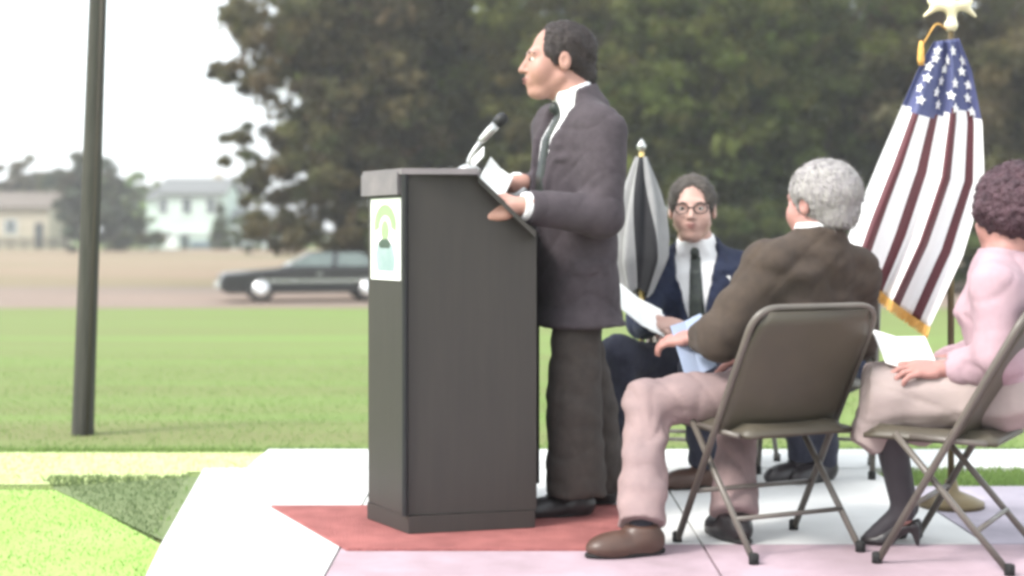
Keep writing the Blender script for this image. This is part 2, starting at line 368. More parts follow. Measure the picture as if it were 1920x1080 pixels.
def rand_blobs(c, r, n, seed, rb=(.35, .55)):
    g_ = np.random.default_rng(seed); out = []
    for _ in range(n):
        d = g_.normal(size=3); d /= np.linalg.norm(d); q = g_.uniform(.2, .75)
        s = g_.uniform(*rb)
        out.append((c[0]+d[0]*r[0]*q, c[1]+d[1]*r[1]*q, c[2]+d[2]*r[2]*q, r[0]*s, r[1]*s, r[2]*s))
    return out
def tree(name, label, px, Y, h, r, m, n, seed, size=.16, zc=None, zr=None, group=None, blobs=None, trunk=.22, cat='tree'):
    x = (px-960)/FPX*Y; z0 = gz(Y)
    t = thing(name, label, cat, (x, Y, z0), group=group)
    zr = zr or h*.48; zc = zc or h-zr
    if blobs is None: blobs = rand_blobs((0, 0, zc), (r, r*.8, zr), 22, seed)
    if trunk:
        g_ = random.Random(seed); mb = MB()
        mb.tube([(0, 0, -.1), (g_.uniform(-.1, .1), 0, h*.3), (g_.uniform(-.3, .3), .1, h*.85)], [trunk*1.25, trunk*.85, trunk*.2], 9)
        for k in range(7):
            a = g_.uniform(0, 6.28); zz = h*g_.uniform(.18, .6); L_ = r*g_.uniform(.5, .85)
            mb.tube([(0, 0, zz), (math.cos(a)*L_*.5, math.sin(a)*L_*.4, zz+h*.08), (math.cos(a)*L_, math.sin(a)*L_*.8, zz+h*.16)], [trunk*.45, trunk*.28, trunk*.08], 6)
        mb.build('trunk', M['bark'], t, True)
    crown('crown', blobs, n, size, m, t, seed)
    return t
def pb(px, py, rpx, Y, Y0, x0, z0, ry=None):   # blob measured in the photo
    p = P(px, py, Y); r_ = rpx/FPX*Y
    return (p.x-x0, Y-Y0, p.z-z0, r_, ry or r_, r_)
Y0 = 47.0; x0 = (640-960)/FPX*Y0; z0 = gz(Y0)
bl = [pb(*q, Y0, x0, z0) for q in ((560,30,120,46), (500,110,85,45.5), (445,150,52,46), (590,160,120,46.5), (660,60,140,47.5), (680,200,140,47), (600,270,95,46),
     (500,300,72,45.5), (455,335,48,45.8), (450,262,42,46), (530,380,92,45.5), (600,430,85,46), (690,400,110,46.5), (640,330,120,46.5), (720,300,120,48), (490,400,48,46), (560,450,62,45.8), (640,462,70,46), (720,455,70,46.5), (600,-90,150,47), (480,30,55,46), (720,-60,150,48))]
tree('broadleaf_tree', 'big olive brown broadleaf tree over the dark car, left end of the tree line', 640, Y0, 12.5, 3.4, M['leaf_brown'], 30000, 11, .14, blobs=bl)
TG = 'tree line behind the speaker'
tree('broadleaf_tree', 'olive tree directly behind the microphone and lectern', 830, 50, 12.5, 4.2, M['leaf_olive'], 24000, 12, .16, zc=6.3, zr=6.4, group=TG)
tree('broadleaf_tree', 'greenish tree rising just behind the head of the standing speaker', 1075, 47, 12, 4.0, M['leaf_olive'], 24000, 13, .16, zc=6.2, zr=6.3, group=TG)
tree('broadleaf_tree', 'dark green tree behind the seated man with spectacles', 1310, 44, 11, 3.9, M['leaf_green'], 24000, 14, .15, zc=5.6, zr=5.8, group=TG)
tree('broadleaf_tree', 'mid green tree behind the grey haired man', 1540, 47, 12, 4.0, M['leaf_green'], 24000, 15, .15, zc=6.1, zr=6.3, group=TG)
tree('broadleaf_tree', 'brownish tree behind the striped flag and the woman', 1850, 45, 12, 4.6, M['leaf_brown'], 26000, 16, .16, zc=6, zr=6.2, group=TG)
tree('broadleaf_tree', 'grey green tree at the right end of the tree line, partly out of frame', 2130, 48, 12, 4.2, M['leaf_olive'], 14000, 17, .17, zc=6, zr=6.2, group=TG)
for i, (px, Y, lab) in enumerate(((760, 62, 'tall dark tree in the back row, seen between the left two trees of the line'),
        (970, 64, 'tall dark tree in the back row, left of the head of the speaker'), (1190, 62, 'tall dark tree in the back row, right of the head of the speaker'),
        (1430, 63, 'tall dark tree in the back row, between the two seated men'), (1680, 62, 'tall dark tree in the back row, left of the striped flag'),
        (1960, 63, 'tall dark tree in the back row, at the right edge of the picture'))):
    tree('broadleaf_tree', lab, px, Y, 15, 5.2, M['leaf_dark'] if i % 2 else M['leaf_green'], 15000, 30+i, .24, zc=7.3, zr=7.6, group='back row of trees')
for i, (px, Y, rr, hh, lab) in enumerate(((780, 44, 2.4, 2.6, 'low dark shrub behind the lectern'), (1220, 41.5, 2.2, 2.9, 'low dark shrub between the speaker and the seated man with spectacles'),
        (1420, 41, 2.3, 2.7, 'low green shrub between the two seated men'), (1640, 41.5, 2.4, 3.0, 'low green shrub behind the lower part of the striped flag'), (1880, 41.5, 2.5, 2.8, 'low shrub behind the woman in pink'))):
    tree('shrub', lab, px, Y, hh, rr, M['leaf_green'] if i % 2 else M['leaf_dark'], 6000, 50+i, .12, zc=hh*.48, zr=hh*.55, group='shrubs under the tree line', trunk=.06, cat='shrub')
# left, by the houses
tree('round_tree', 'rounded grey green tree behind the wooden pole', 165, 112, 7.2, 3.4, M['leaf_grey'], 14000, 61, .22, zc=3.6, zr=3.7)
tree('broadleaf_tree', 'bare looking brownish tree above the beige house at the left edge', 40, 142, 8.6, 3.6, M['leaf_brown'], 9000, 62, .25, zc=5.2, zr=3.6)
tree('broadleaf_tree', 'sparse pale tree right of the round tree, low against the sky', 120, 135, 7.6, 2.6, M['leaf_olive'], 6000, 66, .22, zc=5.0, zr=2.6)
tree('pale_tree', 'pale yellow green tree left of the mint house', 268, 150, 8.4, 3.0, M['leaf_pale'], 9000, 63, .25, zc=4.4, zr=3.8)
def conifer(label, px, Y, h, r, seed):
    x = (px-960)/FPX*Y; t = thing('conifer', label, 'tree', (x, Y, gz(Y)))
    MB().tube([(0, 0, -.1), (0, 0, h*.95)], [.14, .03], 7).build('trunk', M['bark'], t, True)
    bl_ = []
    for k in range(9):
        q = k/8; bl_.append((0, 0, h*(.1+.85*q), r*(1-q*.9), r*(1-q*.9), h*.09))
    crown('crown', bl_, 6000, .16, M['leaf_dark'], t, seed)
conifer('pointed dark conifer standing left of the mint house', 226, 120, 6.4, 1.35, 64)
conifer('narrow dark conifer at the right corner of the mint house', 413, 124, 4.4, .9, 65)
tree('shrub', 'dark shrub at the left foot of the mint house', 262, 122, 3.4, 1.1, M['leaf_dark'], 4000, 67, .15, zc=1.7, zr=1.8, trunk=.05, cat='shrub')
tree('shrub', 'olive shrub in front of the mint house garage wall', 285, 118, 1.9, 1.6, M['leaf_olive'], 4000, 68, .13, zc=.8, zr=1.0, trunk=.05, cat='shrub')
tree('shrub', 'dark shrub under the big olive brown tree, right of the mint house', 470, 100, 3.0, 2.0, M['leaf_dark'], 5000, 69, .15, zc=1.4, zr=1.6, trunk=.05, cat='shrub')

# ------------------------------------------------------------------ houses
def window(par, cx, y, cz, w_, h_):
    fr = MB(); t_ = .09
    fr.box((cx-w_/2-t_, y-.06, cz-h_/2-t_), (cx+w_/2+t_, y+.02, cz-h_/2)); fr.box((cx-w_/2-t_, y-.06, cz+h_/2), (cx+w_/2+t_, y+.02, cz+h_/2+t_))
    fr.box((cx-w_/2-t_, y-.06, cz-h_/2), (cx-w_/2, y+.02, cz+h_/2)); fr.box((cx+w_/2, y-.06, cz-h_/2), (cx+w_/2+t_, y+.02, cz+h_/2))
    fr.box((cx-w_/2, y-.045, cz-.03), (cx+w_/2, y+.01, cz+.03))
    f = fr.build('window', M['white_trim'], par)
    MB().box((cx-w_/2, y-.03, cz-h_/2), (cx+w_/2, y+.01, cz+h_/2)).build('pane', M['pane'], f)
def gable(par, x0, x1, y0, y1, ze, zr, ov, m):   # ridge along x
    ym = (y0+y1)/2; mb = MB(); t_ = .18
    mb.extr([(x0-ov, y0-ov, ze), (x0-ov, ym, zr), (x0-ov, y1+ov, ze), (x0-ov, y1+ov, ze+t_), (x0-ov, ym, zr+t_), (x0-ov, y0-ov, ze+t_)], (x1-x0+2*ov, 0, 0))
    return mb.build('roof', m, par)
Yh = 130.0; kx = Yh/FPX; zb = gz(Yh)
h = thing('house', 'pale mint two storey house with grey roof beyond the field', 'house', ((345-960)*kx, Yh, zb))
hx = lambda px: (px-345)*kx
hz = lambda py: CAMH-(py-HZ)*kx-zb
wl = MB(); wl.box((hx(296), 0, 0), (hx(418), 8, hz(366)))
d = 8
wl.extr([(hx(296), 0, hz(366)), (hx(296), 4, hz(338)), (hx(296), 8, hz(366))], (hx(418)-hx(296), 0, 0))
wl.build('wall', M['siding'], h)
MB().box((hx(272), .6, 0), (hx(296)-.01, 7, hz(372))).build('wing_wall', M['siding'], h)
rf = gable(h, hx(298), hx(418), 0, 8, hz(366), hz(334), .35, M['shingle'])
MB().box((hx(385), 3.6, hz(345)), (hx(385)+.7, 4.4, hz(322))).build('chimney', M['stucco'], rf)
mb = MB(); mb.extr([(hx(268), .2, hz(373)), (hx(268), 7.2, hz(373)), (hx(268), 4, hz(352)), ], (hx(300)-hx(268), 0, 0)); mb.build('wing_roof', M['shingle'], h)
window(h, hx(306), -.0, hz(386), .7, 1.2); window(h, hx(350), -.0, hz(386), .75, 1.25); window(h, hx(395), -.0, hz(386), .7, 1.2)
MB().box((hx(312), -.12, 0), (hx(333), 0, hz(444))).build('garage_door', M['white_trim'], h)
dd = MB().box((hx(340), -.1, 0), (hx(353), -.002, hz(441))).build('door', M['door_dark'], h)
MB().lathe([(.05, 0), (.05, .05)], (hx(351), -.1, 1.0), 8, (0, -1, 0)).build('handle', M['chrome'], dd)
MB().box((hx(357), -.12, .05), (hx(400), -.002, hz(452))).build('garage_door', M['garage'], h)
MB().box((hx(300), -.18, hz(438)), (hx(416), -.002, hz(434))).build('trim_band', M['white_trim'], h)
MB().box((hx(403), -.14, 0), (hx(418), -.004, hz(444))).build('porch_panel', M['white_trim'], h)
h2 = thing('white_house', 'low white annexe right of the mint house, half behind the big tree', 'house', ((450-960)*kx, Yh+3, zb))
hx2 = lambda px: (px-450)*kx
MB().box((hx2(421), 0, 0), (hx2(500), 6, hz(412))).build('wall', M['white_trim'], h2)
gable(h2, hx2(421), hx2(500), 0, 6, hz(412), hz(392), .3, M['shingle'])
window(h2, hx2(452), 0, hz(432), .9, 1.0); window(h2, hx2(480), 0, hz(432), .9, 1.0)
MB().box((hx2(433), -.1, 0), (hx2(442), -.002, hz(436))).build('door', M['door_dark'], h2)
h3 = thing('beige_house', 'low beige house at the left edge beside the round tree', 'house', ((40-960)*kx, Yh, zb))
hx3 = lambda px: (px-40)*kx
MB().box((hx3(-60), 0, 0), (hx3(90), 7, hz(392))).build('wall', M['stucco'], h3)
gable(h3, hx3(-60), hx3(90), 0, 7, hz(392), hz(362), .4, M['shingle_brown'])
window(h3, hx3(20), 0, hz(425), 1.0, 1.1); window(h3, hx3(-30), 0, hz(425), 1.0, 1.1)
MB().box((hx3(66), -.1, 0), (hx3(80), -.002, hz(418))).build('door', M['door_dark'], h3)
fe = thing('fence', 'dark low rail fence in front of the beige house', 'fence', ((40-960)*124/FPX, 124, gz(124)))
for k in range(8):
    MB().box((-4.4+k*1.15, -.06, -.1), (-4.28+k*1.15, .06, .95)).build('post', M['fence_wood'], fe)
for zz in (.3, .6, .9): MB().box((-4.5, -.09, zz-.07), (3.9, -.062, zz+.07)).build('rail', M['fence_wood'], fe)

# ------------------------------------------------------------------ wooden pole
pbs = G(155, 815); pt = P(188, -120, pbs[1])
pl = thing('wooden_pole', 'tall dark leaning wooden pole on the lawn at left', 'pole', (pbs[0], pbs[1], 0))
top = Vector((pt.x-pbs[0], 0, pt.z))
mb = MB(); mb.tube([(0, 0, -.2)]+[tuple(top*q) for q in (.02, .25, .5, .75, 1.0)]+[tuple(top*1.6)], [.060, .057, .053, .050, .047, .044, .040], 14)
po = mb.build('shaft', M['wood_pole'], pl, True)
MB().tube([(.035, -.047, .0), tuple(top*.5+Vector((.035, -.043, 0))), tuple(top*1.2+Vector((.03, -.04, 0)))], .009, 6).build('ground_wire', M['fence_wood'], pl, True)

# ------------------------------------------------------------------ cars
def car(name, label, px_c, Y, paint, length=4.75, turn=13, screen=None):
    t = thing(name, label, 'car', ((px_c-960)/FPX*Y, Y, gz(Y)+.004), math.radians(turn))
    L_ = length/2; W = .86
    body = [(-L_, .32), (-L_+.02, .60), (-L_+.12, .70), (-L_+1.35, .80), (-.55, .86), (1.15, .86), (L_-.15, .82), (L_, .72), (L_, .34), (L_-.2, .24), (-L_+.2, .22)]
    def side(poly, w0, nm, m, par, inset=0):
        n = len(poly); v = []; f = []
        for s_, wv in ((-1, w0-.06), (-1, w0), (1, w0), (1, w0-.06)):
            for (x, z) in poly:
                edge = wv if abs(wv-w0) < 1e-6 else wv
                sc = 1.0 if abs(wv-w0) > 1e-6 else .985
                v.append((x*(sc if sc < 1 else 1.0), s_*edge, .5+(z-.5)*sc))
        return v, f
    mb = MB(); mb.extr([(x, -W, z) for x, z in body], (0, 2*W, 0)); bo = mb.build('body', paint, t)
    bv = bo.modifiers.new('bevel', 'BEVEL'); bv.width = .05; bv.segments = 2; bv.limit_method = 'ANGLE'
    # cabin tapers upward
    base = [(-.82, .85), (1.55, .85)]; roof = [(-.10, 1.23), (1.05, 1.23)]
    Wt = .66
    v = [(-.82, -W+.04, .85), (1.55, -W+.04, .85), (1.55, W-.04, .85), (-.82, W-.04, .85), (-.12, -Wt, 1.22), (1.08, -Wt, 1.23), (1.08, Wt, 1.23), (-.12, Wt, 1.22)]
    cb = new_mesh('cabin', v, [(0,3,2,1),(4,5,6,7),(0,1,5,4),(1,2,6,5),(2,3,7,6),(3,0,4,7)], paint, t)
    bv = cb.modifiers.new('bevel', 'BEVEL'); bv.width = .04; bv.segments = 2
    def quad(nm, a, b, c, d_, n_, m, par):
        q = [Vector(p) for p in (a, b, c, d_)]; ce = sum(q, Vector())/4; nn = Vector(n_).normalized()
        q = [ce+(p-ce)*.86 for p in q]
        MB().extr([p-nn*.01 for p in q], nn*.022).build(nm, m, par)
    V = [Vector(q) for q in v]
    quad('windscreen', V[0], V[4], V[7], V[3], (-.55, 0, .75), screen or M['screen_glass'], t)
    quad('rear_window', V[1], V[5], V[6], V[2], (.7, 0, .6), M['car_glass'], t)
    for s_ in (-1, 1):
        i = (0, 1, 5, 4) if s_ < 0 else (3, 2, 6, 7)
        a, b, c, d_ = [V[k] for k in i]; mA = a.lerp(b, .50); mB_ = d_.lerp(c, .46)
        nn = (0, s_, .33)
        quad('side_window', a, mA, mB_, d_, nn, M['car_glass'], t); quad('side_window', mA, b, c, mB_, nn, M['car_glass'], t)
        MB().box((-L_+.9, s_*W-.012, .505), (L_-.75, s_*W+.012, .545)).build('trim_strip', M['chrome'], t)
        MB().box((-L_+1.2, s_*W-.01, .24), (L_-1.25, s_*W+.006, .44)).build('sill', M['black'], t)
        MB().box((-.05, s_*W-.01, .68), (.08, s_*W+.02, .71)).build('door_handle', M['chrome'], t)
        for xw in (-L_+.98, -L_+.98+2.6):
            wh = MB().lathe([(.2, -.1), (.31, -.1), (.325, -.06), (.325, .06), (.31, .1), (.2, .1)], (xw, s_*(W-.09), .325), 20, (0, 1, 0)).build('wheel', M['tyre'], t, True)
            MB().lathe([(.21, -.02), (.20, .02), (.10, .035), (.0, .04)], (xw, s_*(W+.005), .325), 16, (0, s_, 0)).build('hubcap', M['chrome'], wh, True)
        MB().box((-L_-.015, s_*.58-.16, .50), (-L_+.06, s_*.58+.16, .63)).build('headlight', M['screen_glass'], t)
        MB().box((L_-.06, s_*.6-.18, .55), (L_+.012, s_*.6+.18, .70)).build('tail_light', M['red'], t)
    MB().box((-L_-.09, -W+.05, .36), (-L_+.02, W-.05, .47)).build('bumper', M['chrome'], t)
    MB().box((L_-.02, -W+.05, .38), (L_+.09, W-.05, .49)).build('bumper', M['chrome'], t)
    MB().box((-L_-.012, -.4, .50), (-L_+.06, .4, .64)).build('grille', M['black'], t)
    return t
car('parked_car', 'dark plum boxy sedan parked on the road, half hidden behind the lectern', 592, 37.2, M['car_paint'])
car('parked_car', 'cream car parked farther back, only its end showing beside the lectern', 770, 62, M['car_white'], 4.6, 4, M['car_glass'])

# ------------------------------------------------------------------ red carpet
rc = [G(508, 949, .024), G(650, 1031, .024), G(1190, 1031, .024), G(1190, 948, .024)]
mb = MB(); mb.prism(rc, .0205, .028)
tag(mb.build('red_carpet', M['red']), 'red carpet lying on the concrete under the lectern', 'carpet')

# ------------------------------------------------------------------ lectern
A_ = G(760, 1000, .03); B_ = G(697, 972, .03); E_ = G(1006, 988, .03)
lec = thing('lectern', 'tall dark brown lectern with a poster on its front and sloped top', 'lectern', (A_[0], A_[1], .03))
def L3(x, y, z): return Vector((x-A_[0], y-A_[1], z-.03))
zt = 1.252
Bf = (B_[0]-.012, B_[1]); Cc = (B_[0]+.10, B_[1]+.40); D_ = (E_[0]+.02, B_[1]+.40)
A = A_; E = E_
tv = Vector((B_[0]-A_[0], B_[1]-A_[1])).normalized()
# near side board: sloped top corner
def side_board(a, e, nm, th):
    a3 = lambda z: L3(a[0], a[1], z); dx = (e[0]-a[0]); dy = e[1]-a[1]
    q = lambda t, z: L3(a[0]+dx*t, a[1]+dy*t, z)
    mb = MB(); mb.extr([q(0, .09), q(1, .09), q(1, 1.045), q(.54, zt-.02), q(0, zt-.02)], th); return mb.build(nm, M['lectern'], lec)
side_board(A, E, 'side_panel', (0, .022, 0))
side_board((Bf[0]+.10, D_[1]), (D_[0], D_[1]), 'side_panel', (0, -.022, 0))
fr = MB()
nrm = Vector((tv.y, -tv.x, 0));  nrm = nrm if nrm.x < 0 else -nrm
P0 = L3(A[0], A[1], 0); P1 = L3(Bf[0], Bf[1], 0)
def fpt(t, z, off=0.0):
    p = P0.lerp(P1, t)+nrm*off; return Vector((p.x, p.y, z-.03))
fr.extr([fpt(0.03, .09), fpt(1, .09), fpt(1, zt-.02), fpt(0.03, zt-.02)], nrm*-.02)
fr.build('front_panel', M['lectern'], lec)
fb = MB(); fb.extr([L3(Bf[0], Bf[1]+.002, .09), L3(Cc[0], Cc[1], .09), L3(Cc[0], Cc[1], zt-.02), L3(Bf[0], Bf[1]+.002, zt-.02)], (.02, 0, 0)); fb.build('front_panel', M['lectern'], lec)
# black corner trim, top band, top board, sloped desk, plinth, shelf
MB().tube([fpt(-.015, .09, .004), fpt(-.015, zt-.02, .004)], .011, 8).build('corner_trim', M['lectern_black'], lec)
bd = MB(); bd.extr([fpt(.06, 1.165, .0), fpt(1.04, 1.165, .0), fpt(1.04, zt-.012, .0), fpt(.06, zt-.012, .0)], nrm*.022); bd.build('top_band', M['lectern_edge'], lec)
tp = MB(); xm = A[0]+(E[0]-A[0])*.55
tp.prism([(A[0]-.012-A[0], A[1]-.012-A[1]), (xm-A[0], A[1]-.012-A[1]), (xm-A[0], D_[1]+.01-A[1]), (Cc[0]-A[0], Cc[1]+.01-A[1]), (Bf[0]-.02-A[0], Bf[1]-A[1])], zt-.02-.03, zt-.03); tp.build('top_board', M['lectern_edge'], lec)
sd = MB(); sd.extr([L3(xm, A[1]+.024, zt-.045), L3(E[0]-.005, A[1]+.024, 1.02), L3(E[0]-.005, A[1]+.024, 1.04), L3(xm, A[1]+.024, zt-.024)], (0, D_[1]-A[1]-.048, 0)); sd.build('desk', M['lectern'], lec)
sh = MB(); sh.box(L3(A[0]+.03, E[1]+.03, .62), L3(E[0]-.03, D_[1]-.03, .64)); sh.build('shelf', M['lectern'], lec)
pn = MB(); pn.prism([(-.0+.012, -.008), (E[0]-A[0]-.006, -.008+E[1]-A[1]), (D_[0]-A[0]-.01, D_[1]-A[1]), (Cc[0]-A[0], Cc[1]-A[1]), (Bf[0]-A[0]-.004, Bf[1]-A[1]), ], .0, .058); pn.build('plinth', M['lectern'], lec)
# poster with a printed bust
def on_front(t0, z0, pts): return [fpt(t0+p[0], z0+p[1], 0) for p in pts]
po_ = MB(); po_.extr([fpt(.10, .875), fpt(.90, .875), fpt(.90, 1.155), fpt(.10, 1.155)], nrm*.004); poster = po_.build('poster', M['paper'], lec)
def printed(nm, pts, m, off=.0045):
    MB().extr([fpt(a, b, off) for a, b in pts], nrm*.0012).build(nm, m, poster)
arch = [(.5+.30*math.cos(q), 1.06+.075*math.sin(q)) for q in np.linspace(math.pi*1.08, -math.pi*.08, 11)]
arch += [(.5+.16*math.cos(q), 1.055+.042*math.sin(q)) for q in np.linspace(-.05, math.pi+.05, 9)]
printed('printed_hood', arch, M['print_green'])
printed('printed_face', [(.5+.10*math.cos(q), 1.045+.035*math.sin(q)) for q in np.linspace(0, 2*math.pi, 13)[:-1]], M['print_green'], .006)
printed('printed_collar', [(.34,1.0),(.42,1.015),(.58,1.015),(.68,1.0),(.62,.985),(.38,.985)], M['print_dark'], .0062)
printed('printed_coat', [(.30,.995),(.70,.995),(.76,.955),(.70,.905),(.26,.905),(.23,.95)], M['print_grey'])

# ------------------------------------------------------------------ microphone and papers on the lectern
mz = zt; mp = P(878, 316, 5.32)
mic = thing('microphone', 'gooseneck microphone with black tip standing on the lectern top', 'microphone', (mp.x, 5.32, zt))
def MP(px, py, Y=5.32): p = P(px, py, Y); return (p.x-mp.x, p.y-5.32, p.z-zt)
MB().lathe([(.045, 0), (.045, .012), (.03, .022), (.012, .03)], (0, 0, .0), 18).build('base', M['metal'], mic, True)
MB().tube(bezier_round([(0, 0, .02), MP(880, 296), MP(903, 262)], .03), [.009]*8, 10).build('gooseneck', M['metal'], mic, True)
a, b = Vector(MP(900, 266)), Vector(MP(930, 234)); ax = (b-a).normalized(); Lm = (b-a).length
MB().lathe([(.010, 0), (.014, .01), (.017, Lm*.6), (.017, Lm)], a, 14, ax).build('barrel', M['metal'], mic, True)
MB().lathe([(.016, 0), (.021, .008), (.023, .025), (.02, .042), (.008, .052)], b, 14, ax).build('tip', M['black'], mic, True)
MB().tube([MP(884, 305), MP(862, 318)], .006, 8).build('clip', M['metal'], mic, True)
def leaflet(name, label, c, u, v, m, fold=.0, cat='paper'):       # sheet folded down the middle
    c, u, v = Vector(c), Vector(u), Vector(v); n_ = u.cross(v).normalized()
    q = [c-u-v+n_*fold, c-v, c+u-v+n_*fold, c+u+v+n_*fold, c+v, c-u+v+n_*fold]
    t_ = n_*.003; vv = q+[p+t_ for p in q]
    f = [(5,4,1,0),(4,3,2,1),(6,7,10,11),(7,8,9,10),(0,1,7,6),(1,2,8,7),(2,3,9,8),(3,4,10,9),(4,5,11,10),(5,0,6,11)]
    return tag(new_mesh(name, vv, f, m), label, cat)
dslope = Vector((.205, 0, -.185)).normalized()
leaflet('speech_notes', 'white speech notes held on the sloped lectern desk', P(927, 338, 5.33), dslope*.055, (.02, .10, .045), M['paper'], .008)
leaflet('notepad', 'small white card propped at the foot of the microphone', P(893, 300, 5.36), (.028, 0, .03), (-.0, .05, .02), M['paper'])

# ------------------------------------------------------------------ SDF figures
def axis(lo, hi, coarse, fine=()):
    out = [lo]; x = lo
    while x < hi:
        s = coarse
        for (a, b, q) in fine:
            if a-1e-6 <= x <= b: s = min(s, q)
        x += s; out.append(x)
    return np.array(out, dtype=np.float32)
class Field:
    def __init__(s, lo, hi, hc, fine=()):     # fine: (lo3, hi3, h)
        s.ax = [axis(lo[i], hi[i], hc, [(f[0][i], f[1][i], f[2]) for f in fine]) for i in range(3)]
        s.d = np.full([len(a) for a in s.ax], .5, dtype=np.float32)
    def box(s, lo, hi):
        i = [(max(0, np.searchsorted(s.ax[k], lo[k])-1), min(len(s.ax[k]), np.searchsorted(s.ax[k], hi[k])+1)) for k in range(3)]
        sl_ = tuple(slice(a, b) for a, b in i)
        X = s.ax[0][sl_[0]][:, None, None]; Y = s.ax[1][sl_[1]][None, :, None]; Z = s.ax[2][sl_[2]][None, None, :]
        return sl_, X, Y, Z
    def add(s, fn, lo, hi, k=.02, op='add'):
        mg = k+.04
        sl_, X, Y, Z = s.box([q-mg for q in lo], [q+mg for q in hi])
        if 0 in s.d[sl_].shape: return s
        b = fn(X, Y, Z).astype(np.float32); a = s.d[sl_]
        if op == 'add':
            h_ = np.clip(.5+.5*(a-b)/k, 0, 1); s.d[sl_] = a*(1-h_)+b*h_-k*h_*(1-h_)
        else:
            b = -b; h_ = np.clip(.5-.5*(a-b)/k, 0, 1); s.d[sl_] = a*(1-h_)+b*h_+k*h_*(1-h_)
        return s
    def cone(s, a, b, ra, rb, k=.02, op='add', flat=False):
        a, b = Vector(a), Vector(b); ab = b-a; L2 = ab.length_squared; Ln = math.sqrt(L2)
        def fn(X, Y, Z):
            dx, dy, dz = X-a.x, Y-a.y, Z-a.z
            t = (dx*ab.x+dy*ab.y+dz*ab.z)/L2; tc = np.clip(t, 0, 1)
            r = ra+(rb-ra)*tc
            dd = np.sqrt((dx-ab.x*tc)**2+(dy-ab.y*tc)**2+(dz-ab.z*tc)**2)-r
            if flat: dd = np.maximum(dd, (t-1)*Ln)
            return dd
        m = max(ra, rb); return s.add(fn, [min(a[i], b[i])-m for i in range(3)], [max(a[i], b[i])+m for i in range(3)], k, op)
    def ell(s, c, r, R=None, k=.02, op='add'):
        c = Vector(c); R = R or Matrix.Identity(3)
        A0, A1, A2 = R.col[0], R.col[1], R.col[2]
        def fn(X, Y, Z):
            dx, dy, dz = X-c.x, Y-c.y, Z-c.z
            l = (dx*A0.x+dy*A0.y+dz*A0.z); f = (dx*A1.x+dy*A1.y+dz*A1.z); u = (dx*A2.x+dy*A2.y+dz*A2.z)
            k0 = np.sqrt((l/r[0])**2+(f/r[1])**2+(u/r[2])**2); k1 = np.sqrt((l/r[0]**2)**2+(f/r[1]**2)**2+(u/r[2]**2)**2)
            return k0*(k0-1)/np.maximum(k1, 1e-6)
        m = max(r); return s.add(fn, [c[i]-m for i in range(3)], [c[i]+m for i in range(3)], k, op)
    def bx(s, c, hf, R=None, rd=.005, k=.01, op='add'):
        c = Vector(c); R = R or Matrix.Identity(3); A0, A1, A2 = R.col[0], R.col[1], R.col[2]
        def fn(X, Y, Z):
            dx, dy, dz = X-c.x, Y-c.y, Z-c.z
            q = [np.abs(dx*q_.x+dy*q_.y+dz*q_.z)-h_+rd for q_, h_ in ((A0, hf[0]), (A1, hf[1]), (A2, hf[2]))]
            o = np.sqrt(sum(np.maximum(p, 0)**2 for p in q)); return o+np.minimum(np.maximum(np.maximum(q[0], q[1]), q[2]), 0)-rd
        m = Vector(hf).length; return s.add(fn, [c[i]-m for i in range(3)], [c[i]+m for i in range(3)], k, op)
    def mesh(s, name, m, parent, wr=0.0, wf=14.0, seed=0, smooth_it=1):
        d = s.d; ax = s.ax
        ins = d < 0
        c = [ins[i:i+ins.shape[0]-1 or None, j:j+ins.shape[1]-1 or None, k:k+ins.shape[2]-1 or None][:d.shape[0]-1, :d.shape[1]-1, :d.shape[2]-1] for i in (0, 1) for j in (0, 1) for k in (0, 1)]
        sm = sum(q.astype(np.int8) for q in c); act = (sm > 0) & (sm < 8)
        idx = np.argwhere(act); n = len(idx)
        vid = np.full(act.shape, -1, dtype=np.int32); vid[act] = np.arange(n)
        corners = [(i, j, k) for i in (0, 1) for j in (0, 1) for k in (0, 1)]
        val = np.stack([d[idx[:, 0]+i, idx[:, 1]+j, idx[:, 2]+k] for i, j, k in corners], 1)
        pos = np.stack([np.stack([ax[0][idx[:, 0]+i], ax[1][idx[:, 1]+j], ax[2][idx[:, 2]+k]], 1) for i, j, k in corners], 1)
        acc = np.zeros((n, 3), dtype=np.float64); cnt = np.zeros(n)
        for a in range(8):
            for b in range(a+1, 8):
                if sum(x != y for x, y in zip(corners[a], corners[b])) != 1: continue
                cr = (val[:, a] < 0) != (val[:, b] < 0); t = val[cr, a]/(val[cr, a]-val[cr, b])
                acc[cr] += pos[cr, a]+(pos[cr, b]-pos[cr, a])*t[:, None]; cnt[cr] += 1
        v = acc/np.maximum(cnt, 1)[:, None]
        F_ = []
        for axn in range(3):
            sl0 = [slice(None)]*3; sl1 = [slice(None)]*3; sl0[axn] = slice(0, -1); sl1[axn] = slice(1, None)
            x = ins[tuple(sl0)] != ins[tuple(sl1)]; e = np.argwhere(x)
            o1, o2 = [(1, 2), (2, 0), (0, 1)][axn]
            ok = (e[:, o1] > 0) & (e[:, o2] > 0) & (e[:, o1] < d.shape[o1]-1) & (e[:, o2] < d.shape[o2]-1); e = e[ok]
            s0 = ins[e[:, 0], e[:, 1], e[:, 2]]
            def cell(da, db):
                q = e.copy(); q[:, o1] -= da; q[:, o2] -= db; return vid[q[:, 0], q[:, 1], q[:, 2]]
            q = np.stack([cell(1, 1), cell(0, 1), cell(0, 0), cell(1, 0)], 1); q[~s0] = q[~s0][:, ::-1]; F_.append(q)
        f = np.concatenate(F_); f = f[(f >= 0).all(1)]
